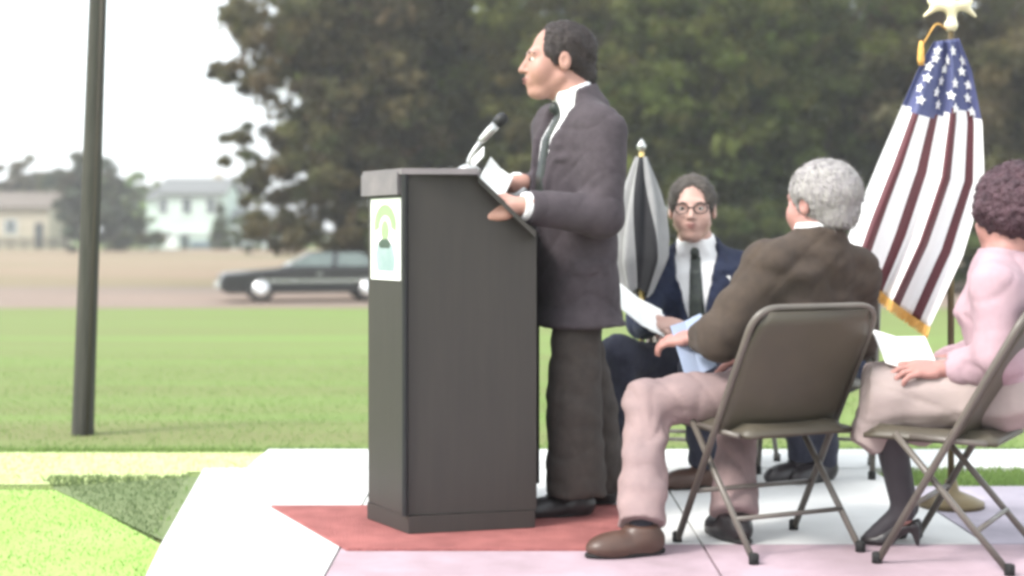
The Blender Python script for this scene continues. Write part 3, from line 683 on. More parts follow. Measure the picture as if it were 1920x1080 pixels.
        for _ in range(smooth_it):              # light relaxation
            a2 = np.zeros_like(v); c2 = np.zeros(len(v))
            for i in range(4):
                np.add.at(a2, f[:, i], v[f[:, (i+1) % 4]]); np.add.at(c2, f[:, i], 1)
                np.add.at(a2, f[:, i], v[f[:, (i+3) % 4]]); np.add.at(c2, f[:, i], 1)
            v = v*.5+.5*a2/np.maximum(c2, 1)[:, None]
        if wr:
            nn = np.zeros_like(v); fn_ = np.cross(v[f[:, 2]]-v[f[:, 0]], v[f[:, 3]]-v[f[:, 1]])
            for i in range(4): np.add.at(nn, f[:, i], fn_)
            nn /= np.maximum(np.linalg.norm(nn, axis=1), 1e-9)[:, None]
            r = np.random.default_rng(seed); w_ = np.zeros(len(v))
            for k in range(9):
                kv = r.normal(size=3)*wf*r.uniform(.5, 2.2); kv[2] *= 1.4
                w_ += np.sin(v @ kv+r.uniform(0, 6.28)+1.5*np.sin(v @ (r.normal(size=3)*wf*.6)))
            rd = np.zeros(len(v))
            for k in range(6):
                kv = r.normal(size=3)*wf*2.2*np.array([.8, .8, 1.5]); ph = v @ kv+r.uniform(0, 6.28)+2.2*np.sin(v @ (r.normal(size=3)*wf*.9)+k)
                msk = np.clip(np.sin(v @ (r.normal(size=3)*wf*.7)+r.uniform(0, 6.28)), 0, 1)
                rd += msk*(1-np.abs(np.sin(ph*.5)))**4
            v = v+nn*(wr*np.tanh(w_/2.2)-wr*.9*np.clip(rd, 0, 1.6)*(1 if wf < 30 else 0))[:, None]
        return new_mesh(name, v, f, m, parent, True)

def frame(F, U=(0, 0, 1)):                     # columns: right-hand lateral(left of the figure), forward, up
    U = Vector(U).normalized(); F = Vector(F); F = (F-U*F.dot(U)).normalized(); L_ = U.cross(F)
    return Matrix((L_, F, U)).transposed()

def head_prims(fl, c, R, s, neck_base):
    def q(x, y, z): return Vector(c)+R @ Vector((x*s[0], y*s[1], z*s[2]))
    sr = lambda r: tuple(a*b for a, b in zip(r, s)); S = (s[0]+s[1]+s[2])/3
    nb = Vector(neck_base)
    fl.cone(q(0, -.02, -.06), nb, .056*S, .066*S, .03)
    fl.ell(q(0, -.018, .035), sr((.074, .094, .086)), R, .02)
    fl.ell(q(0, .028, -.03), sr((.057, .066, .086)), R, .03)
    fl.ell(q(0, .064, -.099), sr((.028, .028, .023)), R, .03)
    for x in (-1, 1):
        fl.cone(q(.052*x, .0, -.055), q(.022*x, .055, -.100), .016*S, .016*S, .02)
        fl.ell(q(.038*x, .060, -.036), sr((.026, .024, .034)), R, .035)
    fl.cone(q(-.036, .079, .022), q(.036, .079, .022), .011*S, .011*S, .022)
    for x in (-1, 1): fl.ell(q(.032*x, .104, .001), sr((.018, .018, .012)), R, .012, 'sub')
    fl.cone(q(0, .088, .010), q(0, .110, -.031), .008*S, .011*S, .012)
    for x in (-1, 1): fl.ell(q(.011*x, .097, -.034), sr((.009, .011, .007)), R, .006)
    fl.ell(q(0, .084, -.064), sr((.026, .016, .020)), R, .018)
    for x in (-1, 1):
        fl.ell(q(.077*x, -.008, -.008), sr((.010, .019, .031)), R, .008)
        fl.ell(q(.086*x, -.004, -.004), sr((.006, .009, .016)), R, .005, 'sub')
    return q

def hand_prims(fl, wrist, d, n, side, curl=.6, S=1.0, spread=.0, thumb_out=1.0):
    """d: towards the fingers, n: palm-facing normal, side: +1 thumb along +lat"""
    d = Vector(d).normalized(); n = Vector(n); n = (n-d*n.dot(d)).normalized(); lat = d.cross(n)*side
    w_ = Vector(wrist); R = Matrix((lat, d, n)).transposed()
    fl.cone(w_-d*.03*S, w_+d*.02*S, .026*S, .026*S, .015)
    fl.ell(w_+d*.055*S, (.044*S, .052*S, .019*S), R, .012)
    fl.bx(w_+d*.062*S, (.040*S, .036*S, .014*S), R, .012*S, .008)
    ln = (.074, .082, .076, .060)
    for i in range(4):
        o = (.033-.022*i)*S*1.02; fan = (.16-.107*i)*(1+spread)
        base = w_+d*(.092-.004*abs(i-1.2))*S+lat*o
        cd = (d+lat*fan*.6).normalized(); p = base; ang = curl*(.75+.12*i); segs = (.46, .31, .23); rr = (.0098, .0088, .0078, .0066)
        a_ = ang*.55
        for k in range(3):
            v = (cd*math.cos(a_)+n*math.sin(a_)).normalized(); e = p+v*ln[i]*segs[k]*S
            fl.cone(p, e, rr[k]*S, rr[k+1]*S, .004); p = e; a_ += ang
    tb = w_+d*.022*S+lat*.026*S-n*(-.006*S)
    t1 = tb+(lat*.75*thumb_out+d*.62+n*.25).normalized()*.040*S; t2 = t1+(lat*.30*thumb_out+d*.85+n*.35).normalized()*.034*S; t3 = t2+(d*.9+n*.45-lat*.05).normalized()*.026*S
    fl.cone(tb, t1, .0155*S, .0122*S, .010); fl.cone(t1, t2, .0118*S, .0105*S, .004); fl.cone(t2, t3, .0102*S, .0080*S, .004)

def torso_fn(hips, neck, F, prof, grow=0.0, ulo=-9, uhi=9, ex=2.4):
    """lofted torso; prof rows: u (0 hips .. 1 neck), half width, half depth, forward offset"""
    hips, neck = Vector(hips), Vector(neck); ax_ = neck-hips; H = ax_.length; R = frame(F, ax_); A0, A1, A2 = R.col[0], R.col[1], R.col[2]
    pr = np.array(prof, dtype=float)
    def loc(X, Y, Z):
        dx, dy, dz = X-hips.x, Y-hips.y, Z-hips.z
        return dx*A0.x+dy*A0.y+dz*A0.z, dx*A1.x+dy*A1.y+dz*A1.z, (dx*A2.x+dy*A2.y+dz*A2.z)/H
    def fn(X, Y, Z):
        l, f, u = loc(X, Y, Z); l, f, u = np.broadcast_arrays(l, f, u)
        rl = np.interp(u, pr[:, 0], pr[:, 1])+grow; rd = np.interp(u, pr[:, 0], pr[:, 2])+grow; cf = np.interp(u, pr[:, 0], pr[:, 3])
        k = (np.abs(l/rl)**ex+np.abs((f-cf)/rd)**ex)**(1/ex)
        dd = (k-1)*np.minimum(rl, rd)
        return np.maximum(np.maximum(dd, (max(ulo, pr[0, 0])-u)*H), (u-min(uhi, pr[-1, 0]))*H)
    m = max(pr[:, 1].max(), pr[:, 2].max())+grow+.05
    pts = [hips+ax_*pr[0, 0], hips+ax_*pr[-1, 0]]
    lo = [min(p[i] for p in pts)-m for i in range(3)]; hi = [max(p[i] for p in pts)+m for i in range(3)]
    return fn, loc, lo, hi, R, H

MALE = [(-.16, .185, .125, .0), (0, .185, .125, .0), (.25, .172, .122, .008), (.55, .182, .128, .01), (.78, .185, .115, .0), (.90, .150, .085, -.01), (1.0, .082, .062, -.012), (1.06, .06, .05, -.01)]
FEM = [(-.16, .18, .13, .0), (0, .18, .125, .0), (.28, .148, .108, .0), (.58, .165, .130, .018), (.78, .165, .108, .0), (.90, .13, .078, -.01), (1.0, .072, .056, -.012), (1.06, .055, .048, -.01)]

def scaled(prof, a, b): return [(u, w_*a, d_*b, o*b) for u, w_, d_, o in prof]

def bounds(pts, m): return [min(p[i] for p in pts)-m for i in range(3)], [max(p[i] for p in pts)+m for i in range(3)]

def person(label, J, F, headF, head_c, hs, prof, opt):
    """J holds joints as world points"""
    J = {k: Vector(v) for k, v in J.items()}
    root_xy = J['hips']; t = thing('person', label, 'person', (root_xy.x, root_xy.y, 0))
    inv = Vector((root_xy.x, root_xy.y, 0))
    J = {k: v-inv for k, v in J.items()}; head_c = Vector(head_c)-inv
    RH = frame(headF, opt.get('headU', (0, 0, 1))); skin = opt.get('skin', M['skin'])
    S = opt.get('S', 1.0); hands = opt['hands']      # {'l': (dir, normal, curl), 'r': ...}
    # ---- body
    pts = list(J.values())+[head_c]; lo, hi = bounds(pts, .16)
    fine = [([c-.15 for c in head_c], [c+.16 for c in head_c], .0052)]
    for s_ in 'lr':
        if hands.get(s_) is not None:
            w_ = J['wr_'+s_]; dvec = Vector(hands[s_][0]).normalized(); hc = w_+dvec*.10
            fine.append(([c-.105 for c in hc], [c+.105 for c in hc], .0058))
    fl = Field(lo, hi, .016, fine)
    fn, loc, l_, h_, R, H = torso_fn(J['hips'], J['neck'], F, prof, -.028); fl.add(fn, l_, h_, .03)
    for s_ in 'lr':
        fl.cone(J['sh_'+s_], J['el_'+s_], .045*S, .036*S, .03); fl.cone(J['el_'+s_], J['wr_'+s_], .036*S, .026*S, .02)
        fl.cone(J['hip_'+s_], J['kn_'+s_], .068*S, .048*S, .03); fl.cone(J['kn_'+s_], J['an_'+s_], .044*S, .032*S, .02)
        fl.cone(J['an_'+s_]-Vector((0, 0, .02)), J['an_'+s_].lerp(J['toe_'+s_], .8), .028*S, .018*S, .02)
        if hands.get(s_) is not None:
            hd = hands[s_]; hand_prims(fl, J['wr_'+s_], hd[0], hd[1], hd[3], hd[2], opt.get('HS', 1.1)*S)
    q = head_prims(fl, head_c, RH, hs, J['neck']+(head_c-J['neck'])*.1)
    body = fl.mesh('body', skin, t)
    # ---- face details
    if opt.get('face', True):
        for x in (-1, 1):
            MB().lathe([(.0115*math.sin(a), -.0115*math.cos(a)) for a in np.linspace(.05, 3.09, 9)], q(.032*x, .079, .001), 12).build('eye', M['eye_white'], body, True)
            MB().lathe([(.006*math.sin(a), -.004*math.cos(a)) for a in np.linspace(.05, 3.09, 7)], q(.031*x, .0895, .001), 10, RH.col[1]).build('iris', M['iris'], body, True)
            MB().tube([q(.016*x, .0905, .020), q(.032*x, .0915, .025), q(.052*x, .078, .019)], [.002, .003, .0015], 7).build('eyebrow', opt['hair'], body, True)
            MB().tube([q(.018*x, .084, .009), q(.032*x, .087, .0105), q(.046*x, .078, .008)], [.002, .003, .002], 6).build('eyelid', skin, body, True)
        MB().tube([q(-.024, .092, -.064), q(-.010, .1045, -.059), q(0, .105, -.061), q(.010, .1045, -.059), q(.024, .092, -.064)], [.001, .003, .003, .003, .001], 7).build('lips', M['lip'], body, True)
        MB().tube([q(-.020, .094, -.068), q(0, .1035, -.072), q(.020, .094, -.068)], [.001, .0035, .001], 7).build('lips', M['lip'], body, True)
    # ---- hair
    sr = lambda r: tuple(a*b for a, b in zip(r, hs)); st = opt.get('hairstyle', 'short')
    lo, hi = bounds([head_c], .24); hf = Field(lo, hi, .007)
    big = {'short': .010, 'bald': .007, 'full': .020, 'perm': .036}[st]
    hf.ell(q(0, -.020, .037), sr((.074+big, .094+big, .086+big)), RH, .01)
    if st == 'perm':
        for k in range(34):
            rr = random.Random(k); a = rr.uniform(0, 6.28); e = rr.uniform(-.5, 1.5)
            hf.ell(q(.088*math.cos(a)*math.cos(e), -.024+.108*math.sin(a)*math.cos(e), .030+.10*math.sin(e)), (.034, .034, .03), RH, .012)
        hf.ell(q(0, .115, -.045), sr((.066, .07, .10)), RH, .012, 'sub')
    else:
        hf.ell(q(0, -.062, -.035), sr((.054+big*.4, .050+big*.5, .056)), RH, .02)      # nape
        for x in (-1, 1): hf.ell(q(.070*x, .016, .006), sr((.008, .014, .022)), RH, .008)   # sideburn
        if st == 'bald':
            hf.ell(q(0, .132, .040), sr((.069, .116, .112)), RH, .012, 'sub')
        else:
            hf.ell(q(0, .122, .020), sr((.068, .085, .100)), RH, .012, 'sub')
        for x in (-1, 1):
            hf.ell(q(.094*x, .0, -.02), sr((.034, .030, .036)), RH, .008, 'sub')            # round the ears
            hf.ell(q(.075*x, .085, -.04), sr((.045, .062, .065)), RH, .01, 'sub')
    hf.bx(q(0, 0, -.17), (.3, .3, .085*hs[2]), RH, .01, .02, 'sub')
    ho = hf.mesh('hair', opt['hair'], t, opt.get('hair_wr', .004), opt.get('hair_wf', 60), 3)
    me = ho.data; n = len(me.vertices); co = np.empty(n*3, dtype=np.float32); no = np.empty(n*3, dtype=np.float32)
    me.vertices.foreach_get('co', co); me.vertices.foreach_get('normal', no); co = co.reshape(-1, 3); no = no.reshape(-1, 3)
    rg = np.random.default_rng(17); pk = rg.integers(0, n, 4200); fwd = np.array(RH.col[1]); upv = np.array(RH.col[2])
    bk = (-fwd*.8-upv*.75)[None, :]+rg.normal(0, .35 if st != 'perm' else .9, (len(pk), 3)); nn_ = no[pk]
    tg = bk-nn_*(bk*nn_).sum(1)[:, None]; tg /= np.maximum(np.linalg.norm(tg, axis=1), 1e-6)[:, None]
    sd = np.cross(tg, nn_); ln_ = rg.uniform(.012, .034, (len(pk), 1)); wd = .0016
    p0 = co[pk]-nn_*.002; p2 = p0+tg*ln_+nn_*rg.uniform(.001, .009, (len(pk), 1))
    vv = np.stack([p0-sd*wd, p0+sd*wd, p2], 1).reshape(-1, 3)
    new_mesh('hair_strands', vv, np.arange(len(vv)).reshape(-1, 3), opt['hair'], ho)
    # ---- trousers
    if opt.get('trousers'):
        tr = opt['trousers']; lo, hi = bounds([J[k] for k in ('hips', 'hip_l', 'hip_r', 'kn_l', 'kn_r', 'an_l', 'an_r')], .2); tf = Field(lo, hi, .010)
        r0, r1, r2 = opt.get('leg_r', (.098, .078, .068))
        fn, loc2, l2, h2_, R2, H2 = torso_fn(J['hips'], J['neck'], F, prof, -.012, -.16, .22); tf.add(fn, l2, h2_, .03)
        for s_ in 'lr':
            tf.cone(J['hip_'+s_], J['kn_'+s_], r0, r1, .04); tf.cone(J['kn_'+s_], J['an_'+s_], r1*.98, r2, .03, flat=True)
        tf.mesh('trousers', tr, t, opt.get('tr_wr', .005), 13, 5)
    if opt.get('skirt'):
        lo, hi = bounds([J[k] for k in ('hips', 'hip_l', 'hip_r', 'kn_l', 'kn_r')], .25); tf = Field(lo, hi, .010)
        fn, loc2, l2, h2_, R2, H2 = torso_fn(J['hips'], J['neck'], F, prof, -.008, -.16, .25); tf.add(fn, l2, h2_, .03)
        for s_ in 'lr': tf.cone(J['hip_'+s_], J['kn_'+s_]+(J['kn_'+s_]-J['hip_'+s_]).normalized()*.03, .112, .088, .09, flat=True)
        kn = (J['kn_l']+J['kn_r'])/2; hp = (J['hip_l']+J['hip_r'])/2; dv = (kn-hp)
        tf.cone(hp, kn+dv.normalized()*.04, .115, .092, .05, flat=True)
        lt = (J['kn_l']-J['kn_r']).normalized(); dn = dv.normalized()
        for a_ in (-.075, 0, .075):
            tf.cone(kn-dv*.10+lt*a_, kn+dn*.055+lt*a_*1.15-Vector((0, 0, .17)), .085, .050, .05, flat=True)
            tf.cone(kn-dv*.45+lt*a_, kn-dv*.30+lt*a_*1.1-Vector((0, 0, .15)), .085, .040, .06, flat=True)
        tf.mesh('skirt', opt['skirt'], t, .006, 12, 6)
    # ---- shirt, tie, jacket
    fnS, loc, l_, h_, R, H = torso_fn(J['hips'], J['neck'], F, prof, opt.get('shirt_in', -.014), .08, 1.0)
    lo, hi = bounds([J['hips'], J['neck']], .3); 
    vz0, vw = opt.get('v', (.36, .085))
    if opt.get('shirt'):
        sf = Field(lo, hi, .009); sf.add(fnS, l_, h_, .01)
        nk = J['neck']; hd = (head_c-nk).normalized(); cb_ = nk+hd*opt.get('col', .0)
        sf.cone(cb_-hd*.045, cb_+hd*.045, .078*hs[0], .067*hs[0], .02, flat=True)
        # collar points
        A0, A1, A2 = R.col[0], R.col[1], R.col[2]
        for x in (-1, 1): sf.cone(cb_+A1*.058+A0*.025*x+hd*.02, cb_+A1*.075+A0*.05*x-hd*.035, .016, .010, .012)
        sf.mesh('shirt', opt['shirt'], t)
    if opt.get('tie'):
        tf = Field(lo, hi, .007)
        fnT, *_ = torso_fn(J['hips'], J['neck'], F, prof, -.001, .08, 1.04)
        u0 = opt.get('tie_u', .34)
        def tie(X, Y, Z):
            l, f, u = loc(X, Y, Z); b = fnT(X, Y, Z); wv = np.interp(u, [u0, u0+.06, .86, .90, .96], [.008, .036, .020, .024, .02])*1.1
            return np.maximum(np.maximum(b, np.abs(l)-wv), np.maximum(.03-f, np.maximum((u0-u)*H, (u-.97)*H)))
        tf.add(tie, l_, h_, .002)
        A0, A1, A2 = R.col[0], R.col[1], R.col[2]
        tf.ell(J['neck']+A1*(.085*opt.get('knot', 1.0))-A2*.03, (.021, .020, .024), R, .012)
        tf.mesh('tie', opt['tie'], t, smooth_it=2)
    if opt.get('jacket'):
        lo, hi = bounds([J[k] for k in ('hips', 'neck', 'sh_l', 'sh_r', 'el_l', 'el_r', 'wr_l', 'wr_r')], .24); jf = Field(lo, hi, opt.get('jh', .010))
        hem = opt.get('hem', -.16)
        pj = list(prof); 
        if hem < -.16: pj = [(hem, prof[0][1]+opt.get('flare', .012), prof[0][2]+opt.get('flare', .012), prof[0][3])]+pj
        fnJ, locJ, l2, h2_, RJ, HJ = torso_fn(J['hips'], J['neck'], F, pj, .004, hem, 1.02); jf.add(fnJ, l2, h2_, .02)
        hd = (head_c-J['neck']).normalized(); jf.cone(J['neck']-hd*.05, J['neck']+hd*.030, .100*hs[0], .083*hs[0], .03, flat=True)
        sr0, sr1, sr2 = opt.get('sleeve', (.072, .062, .048))
        for s_ in 'lr':
            jf.cone(J['sh_'+s_], J['el_'+s_], sr0, sr1, .05); wv = (J['wr_'+s_]-J['el_'+s_]); jf.cone(J['el_'+s_], J['el_'+s_]+wv*.93, sr1, sr2, .025, flat=True)
            shc = J['sh_'+s_]; jf.cone(J['neck']-RJ.col[2]*.035, shc+Vector((0, 0, .012)), .060, .060, .05)
        if vw:
            def vcut(X, Y, Z):
                l, f, u = locJ(X, Y, Z); e = np.interp(u, [vz0, .88, 1.1], [0, vw, vw*1.12])
                return np.maximum(np.maximum(np.abs(l)-e, .035-f), (vz0-u)*HJ)
            jf.add(vcut, l2, h2_, .006, 'sub')
            fnL, *_ = torso_fn(J['hips'], J['neck'], F, pj, .014, hem, .97)
            def lap(X, Y, Z):
                l, f, u = locJ(X, Y, Z); e = np.interp(u, [vz0, .88, 1.1], [0, vw, vw*1.12]); w_ = np.interp(u, [vz0, .72, .76, .97], [.012, .062, .045, .030])
                return np.maximum(np.maximum(fnL(X, Y, Z), np.abs(np.abs(l)-e-w_*.5)-w_*.5), np.maximum(.02-f, np.maximum((vz0-u)*HJ, (u-.96)*HJ)))
            jf.add(lap, l2, h2_, .003)
            def flap(X, Y, Z):
                l, f, u = locJ(X, Y, Z); zz = (u-.06)*HJ
                return np.maximum(np.maximum(fnP(X, Y, Z), np.abs(f-.02)-.072), np.maximum(np.abs(zz)-.024, .07-np.abs(l)))
            fnP, *_ = torso_fn(J['hips'], J['neck'], F, pj, .013, hem, .97); jf.add(flap, l2, h2_, .002)
            def breast(X, Y, Z):
                l, f, u = locJ(X, Y, Z); zz = (u-.66)*HJ
                return np.maximum(np.maximum(fnP(X, Y, Z), np.abs(l-.115)-.045), np.maximum(np.abs(zz)-.012, .02-f))
            jf.add(breast, l2, h2_, .002)
        # open neck so that the collar shows
        hd = (head_c-J['neck']).normalized(); jf.cone(J['neck']+hd*opt.get('ncut', .03), J['neck']+hd*.2, .072*hs[0], .09, .012, 'sub')
        # jacket collar standing at the nape
        jf.mesh('jacket', opt['jacket'], t, opt.get('j_wr', .006), opt.get('j_wf', 11), opt.get('seed', 1))
        if opt.get('cuff'):
            for s_ in 'lr':
                wv = (J['wr_'+s_]-J['el_'+s_]); cf_ = Field(*bounds([J['wr_'+s_]], .09), .007)
                cf_.cone(J['el_'+s_]+wv*.86, J['el_'+s_]+wv*.985, sr2*.86, sr2*.82, .005, flat=True); cf_.mesh('shirt_cuff', opt['shirt'], t)
    # ---- shoes and socks
    for s_ in 'lr':
        an, toe = J['an_'+s_], J['toe_'+s_]; dv = (toe-an); dv.z = 0; dv.normalize(); sc_ = opt.get('shoe_s', 1.12)
        shm = opt.get('shoe_'+s_, opt['shoe']); lo, hi = bounds([an, toe], .16); sf = Field(lo, hi, .007)
        RS = frame(dv); lat = RS.col[0]
        if opt.get('heels'):
            zs = toe.z-.022
            sf.cone(an-Vector((0, 0, .035))-dv*.012, toe-dv*.03, .030, .027, .02); sf.ell(toe-dv*.02, (.034, .055, .022), RS, .015)
            sf.cone(an-dv*.035-Vector((0, 0, .05)), Vector((an.x-dv.x*.045, an.y-dv.y*.045, .03)), .017, .008, .012)
            sf.cone(an+Vector((0, 0, .0)), an+dv*.05+Vector((0, 0, -.0)), .05, .03, .01, 'sub')
            sf.bx(Vector(((an.x+toe.x)/2, (an.y+toe.y)/2, .022-.2)), (.4, .4, .2), None, .001, .002, 'sub')
            sf.mesh('shoe', shm, t)
        else:
            base = min(toe.z, an.z-.06)-.028; flo = opt.get('floor_'+s_, .02)
            mid = an.lerp(toe, .45)
            sf.ell(Vector((an.x, an.y, flo+.045))-dv*.012, (.040*sc_, .055*sc_, .052), RS, .02)
            sf.ell(Vector((mid.x, mid.y, flo+.038)), (.042*sc_, .095*sc_, .042), RS, .03)
            sf.ell(Vector((toe.x, toe.y, flo+.028))-dv*.02, (.044*sc_, .070*sc_, .032), RS, .03)
            sf.cone(an-Vector((0, 0, .03)), an+Vector((0, 0, .0)), .043*sc_, .043*sc_, .02, flat=True)
            sf.bx(Vector(((an.x+toe.x)/2, (an.y+toe.y)/2, flo-.199)), (.4, .4, .2), None, .001, .002, 'sub')
            so_ = sf.mesh('shoe', shm, t)
            so2 = Field(lo, hi, .008); so2.ell(Vector((mid.x, mid.y, flo+.01)), (.041*sc_, .116*sc_, .05), RS, .01)
            so2.bx(Vector((mid.x, mid.y, flo-.2)), (.4, .4, .2), None, .001, .002, 'sub'); so2.bx(Vector((mid.x, mid.y, flo+.016+.2)), (.4, .4, .2), None, .001, .002, 'sub')
            so2.mesh('sole', M['rubber'], so_)
            kf = Field(*bounds([an], .2), .008); sd_ = (J['kn_'+s_]-an).normalized()
            kf.cone(an-Vector((0, 0, .02)), an+sd_*.11, .040*S, .044*S, .01); kf.mesh('sock', opt.get('sock', M['sock']), t)
    if opt.get('stockings'):
        kf = Field(*bounds([J['kn_l'], J['kn_r'], J['an_l'], J['an_r'], J['toe_l'], J['toe_r']], .12), .009)
        for s_ in 'lr':
            kf.cone(J['kn_'+s_], J['kn_'+s_].lerp(J['an_'+s_], .35), .052, .054, .02); kf.cone(J['kn_'+s_].lerp(J['an_'+s_], .35), J['an_'+s_], .053, .036, .02)
            kf.cone(J['an_'+s_], J['toe_'+s_]-Vector((0, 0, -.005)), .035, .026, .02)
        kf.mesh('stockings', opt['stockings'], t)
    return t, J, q, inv, RH, R, body

# ------------------------------------------------------------------ the speaker, standing in profile
Ys = 5.45
F = Vector((-.94, -.34, 0))
hands = {'l': ((-1, .12, -.10), (.05, .75, -.7), .95, -1), 'r': ((-.95, -.15, -.12), (0, -.2, -1), .55, 1)}
J = dict(hips=P(1082, 520, Ys), neck=P(1080, 188, Ys), sh_l=P(1128, 244, Ys-.16), sh_r=P(1040, 240, Ys+.18), el_l=P(1128, 402, Ys-.24), el_r=P(1040, 392, Ys+.26),
         wr_l=P(976, 386, Ys-.355), wr_r=P(962, 345, Ys+.02), hip_l=P(1086, 560, Ys-.09), hip_r=P(1070, 560, Ys+.09), kn_l=P(1078, 760, Ys-.10), kn_r=P(1105, 755, Ys+.12),
         an_l=P(1080, 930, Ys-.10), an_r=P(1128, 915, Ys+.15), toe_l=P(1000, 960, Ys-.14), toe_r=P(1050, 944, Ys+.13))
person('standing man in a grey suit speaking into the microphone at the lectern', J, F, (-1, -.16, -.05), P(1046, 115, Ys), (1.12, 1.22, 1.14), scaled(MALE, 1.06, 1.10),
       dict(hands=hands, hair=M['hair_brown'], hairstyle='bald', trousers=M['trouser_grey'], leg_r=(.090, .098, .108), tr_wr=.006, shirt=M['shirt'], tie=M['tie_dark'], jacket=M['suit_grey'],
            hem=-.27, flare=.024, v=(.22, .105), shoe=M['shoe_dark'], cuff=True, sleeve=(.086, .078, .060), skin=M['skin'], seed=21, HS=1.25))

# ------------------------------------------------------------------ folding chairs
def folding_chair(label, loc, F):
    rz = math.atan2(-F[0], F[1]); t = thing('folding_chair', label, 'chair', loc, rz, 'folding chairs on the plaza')
    W = .235
    def lp(s_, t_): return Vector((s_*W, .19-.44*t_, .012+.775*t_))
    pth = bezier_round([lp(-1, 0), lp(-1, 1.0), lp(1, 1.0), lp(1, 0)], .085, 7)
    MB().tube(pth, .0115, 10).build('back_frame', M['chair_tube'], t, True)
    for s_ in (-1, 1):
        MB().tube([(s_*.205, .15, .400), (s_*.205, -.19, .012)], .0105, 10).build('rear_leg', M['chair_tube'], t, True)
        MB().lathe([(.016, 0), (.016, .03), (.012, .034)], (s_*W, .195, 0), 10).build('rubber_foot', M['rubber'], t, True)
        MB().lathe([(.016, 0), (.016, .03), (.012, .034)], (s_*.205, -.194, 0), 10).build('rubber_foot', M['rubber'], t, True)
        MB().tube([(s_*.215, .10, .395), (s_*.215, -.13, .385)], .009, 8).build('seat_rail', M['chair_tube'], t, True)
    MB().tube([lp(-1, .22), lp(1, .22)], .008, 8).build('crossbar', M['chair_tube'], t, True)
    MB().tube([(-.205, -.10, .122), (.205, -.10, .122)], .008, 8).build('crossbar', M['chair_tube'], t, True)
    # dished seat pan
    n = 10; v = []; f = []
    for k in (0, 1):
        for j in range(n+1):
            for i in range(n+1):
                a, b = i/n*2-1, j/n*2-1; ed = max(abs(a), abs(b)); x = a*.20*(1-.10*max(0, b)); y = .05+b*.205
                z = .420-.016*(1-a*a)*(1-b*b)-(.030 if ed > .99 else 0)-(.014 if k else 0); v.append((x, y, z))
    q = (n+1)**2
    for j in range(n):
        for i in range(n):
            a = j*(n+1)+i; f.append((a, a+1, a+n+2, a+n+1)); f.append((a+q, a+n+1+q, a+n+2+q, a+1+q))
    bnd = [i for i in range(n)]+[(i+1)*(n+1)-1 for i in range(n)]+[q-1-i for i in range(n)]+[(n-i)*(n+1) for i in range(n)]
    for i in range(len(bnd)): a, b = bnd[i], bnd[(i+1) % len(bnd)]; f.append((b, a, a+q, b+q))
    new_mesh('seat', v, f, M['chair_paint'], t, True)
    # curved back panel
    n = 14; mrow = 8; v = []; f = []
    for k in (0, 1):
        for j in range(mrow+1):
            for i in range(n+1):
                a = i/n*2-1; tt = .49+.495*j/mrow; p = lp(a*.965, tt)
                cr = 1.0
                if j > mrow-2: 
                    lim = .965-(.05 if j == mrow-1 else .16); p = lp(a*lim, tt)
                v.append((p.x, p.y-.028*(1-a*a)-.004-(.010 if k else 0), p.z))
    q = (n+1)*(mrow+1)
    for j in range(mrow):
        for i in range(n):
            a = j*(n+1)+i; f.append((a, a+n+1, a+n+2, a+1)); f.append((a+q, a+1+q, a+n+2+q, a+n+1+q))
    bnd = list(range(n+1))+[(j+1)*(n+1)-1 for j in range(1, mrow+1)]+[q-1-i for i in range(1, n+1)]+[j*(n+1) for j in range(mrow-1, 0, -1)]
    for i in range(len(bnd)): a, b = bnd[i], bnd[(i+1) % len(bnd)]; f.append((a, b, b+q, a+q))
    new_mesh('backrest', v, f, M['chair_paint'], t, True)
    return t
def copy_tree(o, parent=None):
    c = o.copy(); C.objects.link(c)
    if parent is not None: c.parent = parent
    for ch in list(o.children): copy_tree(ch, c)
    return c
def place_chair(label, x, y, F):
    o = copy_tree(ch0); o.location = (x, y, .02); o.rotation_euler = (0, 0, math.atan2(-F[0], F[1])); o['label'] = label; return o
ch0 = folding_chair('brown steel folding chair under the grey haired man, its back towards us', (.84, 4.84, .02), (-.44, .90))

# ------------------------------------------------------------------ grey haired man from behind
F = Vector((-.58, .81, 0))
hands = {'l': ((-.75, .45, -.1), (.3, .2, -1), .5, -1), 'r': ((-.85, .3, -.2), (0, .2, -1), .5, 1)}
J = dict(hips=P(1490, 706, 4.97), neck=P(1534, 446, 4.93), sh_l=P(1442, 503, 4.85), sh_r=P(1600, 516, 5.02), el_l=P(1352, 630, 4.84), el_r=P(1606, 638, 5.12),
         wr_l=P(1308, 632, 5.06), wr_r=P(1400, 655, 5.25), hip_l=P(1440, 734, 4.95), hip_r=P(1496, 726, 5.09), kn_l=P(1212, 752, 4.92), kn_r=P(1385, 730, 5.24),
         an_l=P(1203, 985, 4.72), an_r=P(1376, 966, 4.94), toe_l=P(1135, 1040, 4.68), toe_r=P(1352, 1022, 5.02))
Jg = J
person('grey haired man in a brown jacket seen from behind, seated on a folding chair', J, F, (-.62, .78, -.05), P(1538, 382, 4.94), (1.16, 1.14, 1.04), scaled(MALE, 1.06, 1.02),
       dict(hands=hands, hair=M['hair_grey'], hairstyle='full', trousers=M['khaki'], leg_r=(.090, .076, .078), tr_wr=.007, shirt=M['shirt'], col=.0, ncut=.045, shirt_in=-.035, tie=M['tie_dark'], jacket=M['brown_jacket'], v=(.40, .08),
            shoe=M['shoe_brown'], shoe_r=M['shoe_dark'], sleeve=(.085, .075, .055), skin=M['skin_pink'], seed=5, hem=-.17, j_wr=.008, shoe_s=1.2, hair_wr=.003))
leaflet('programme', 'pale blue programme on the lap of the grey haired man', P(1298, 652, 5.08), (.055, .03, .02), (-.02, .06, .085), M['paper_blue'], .01)

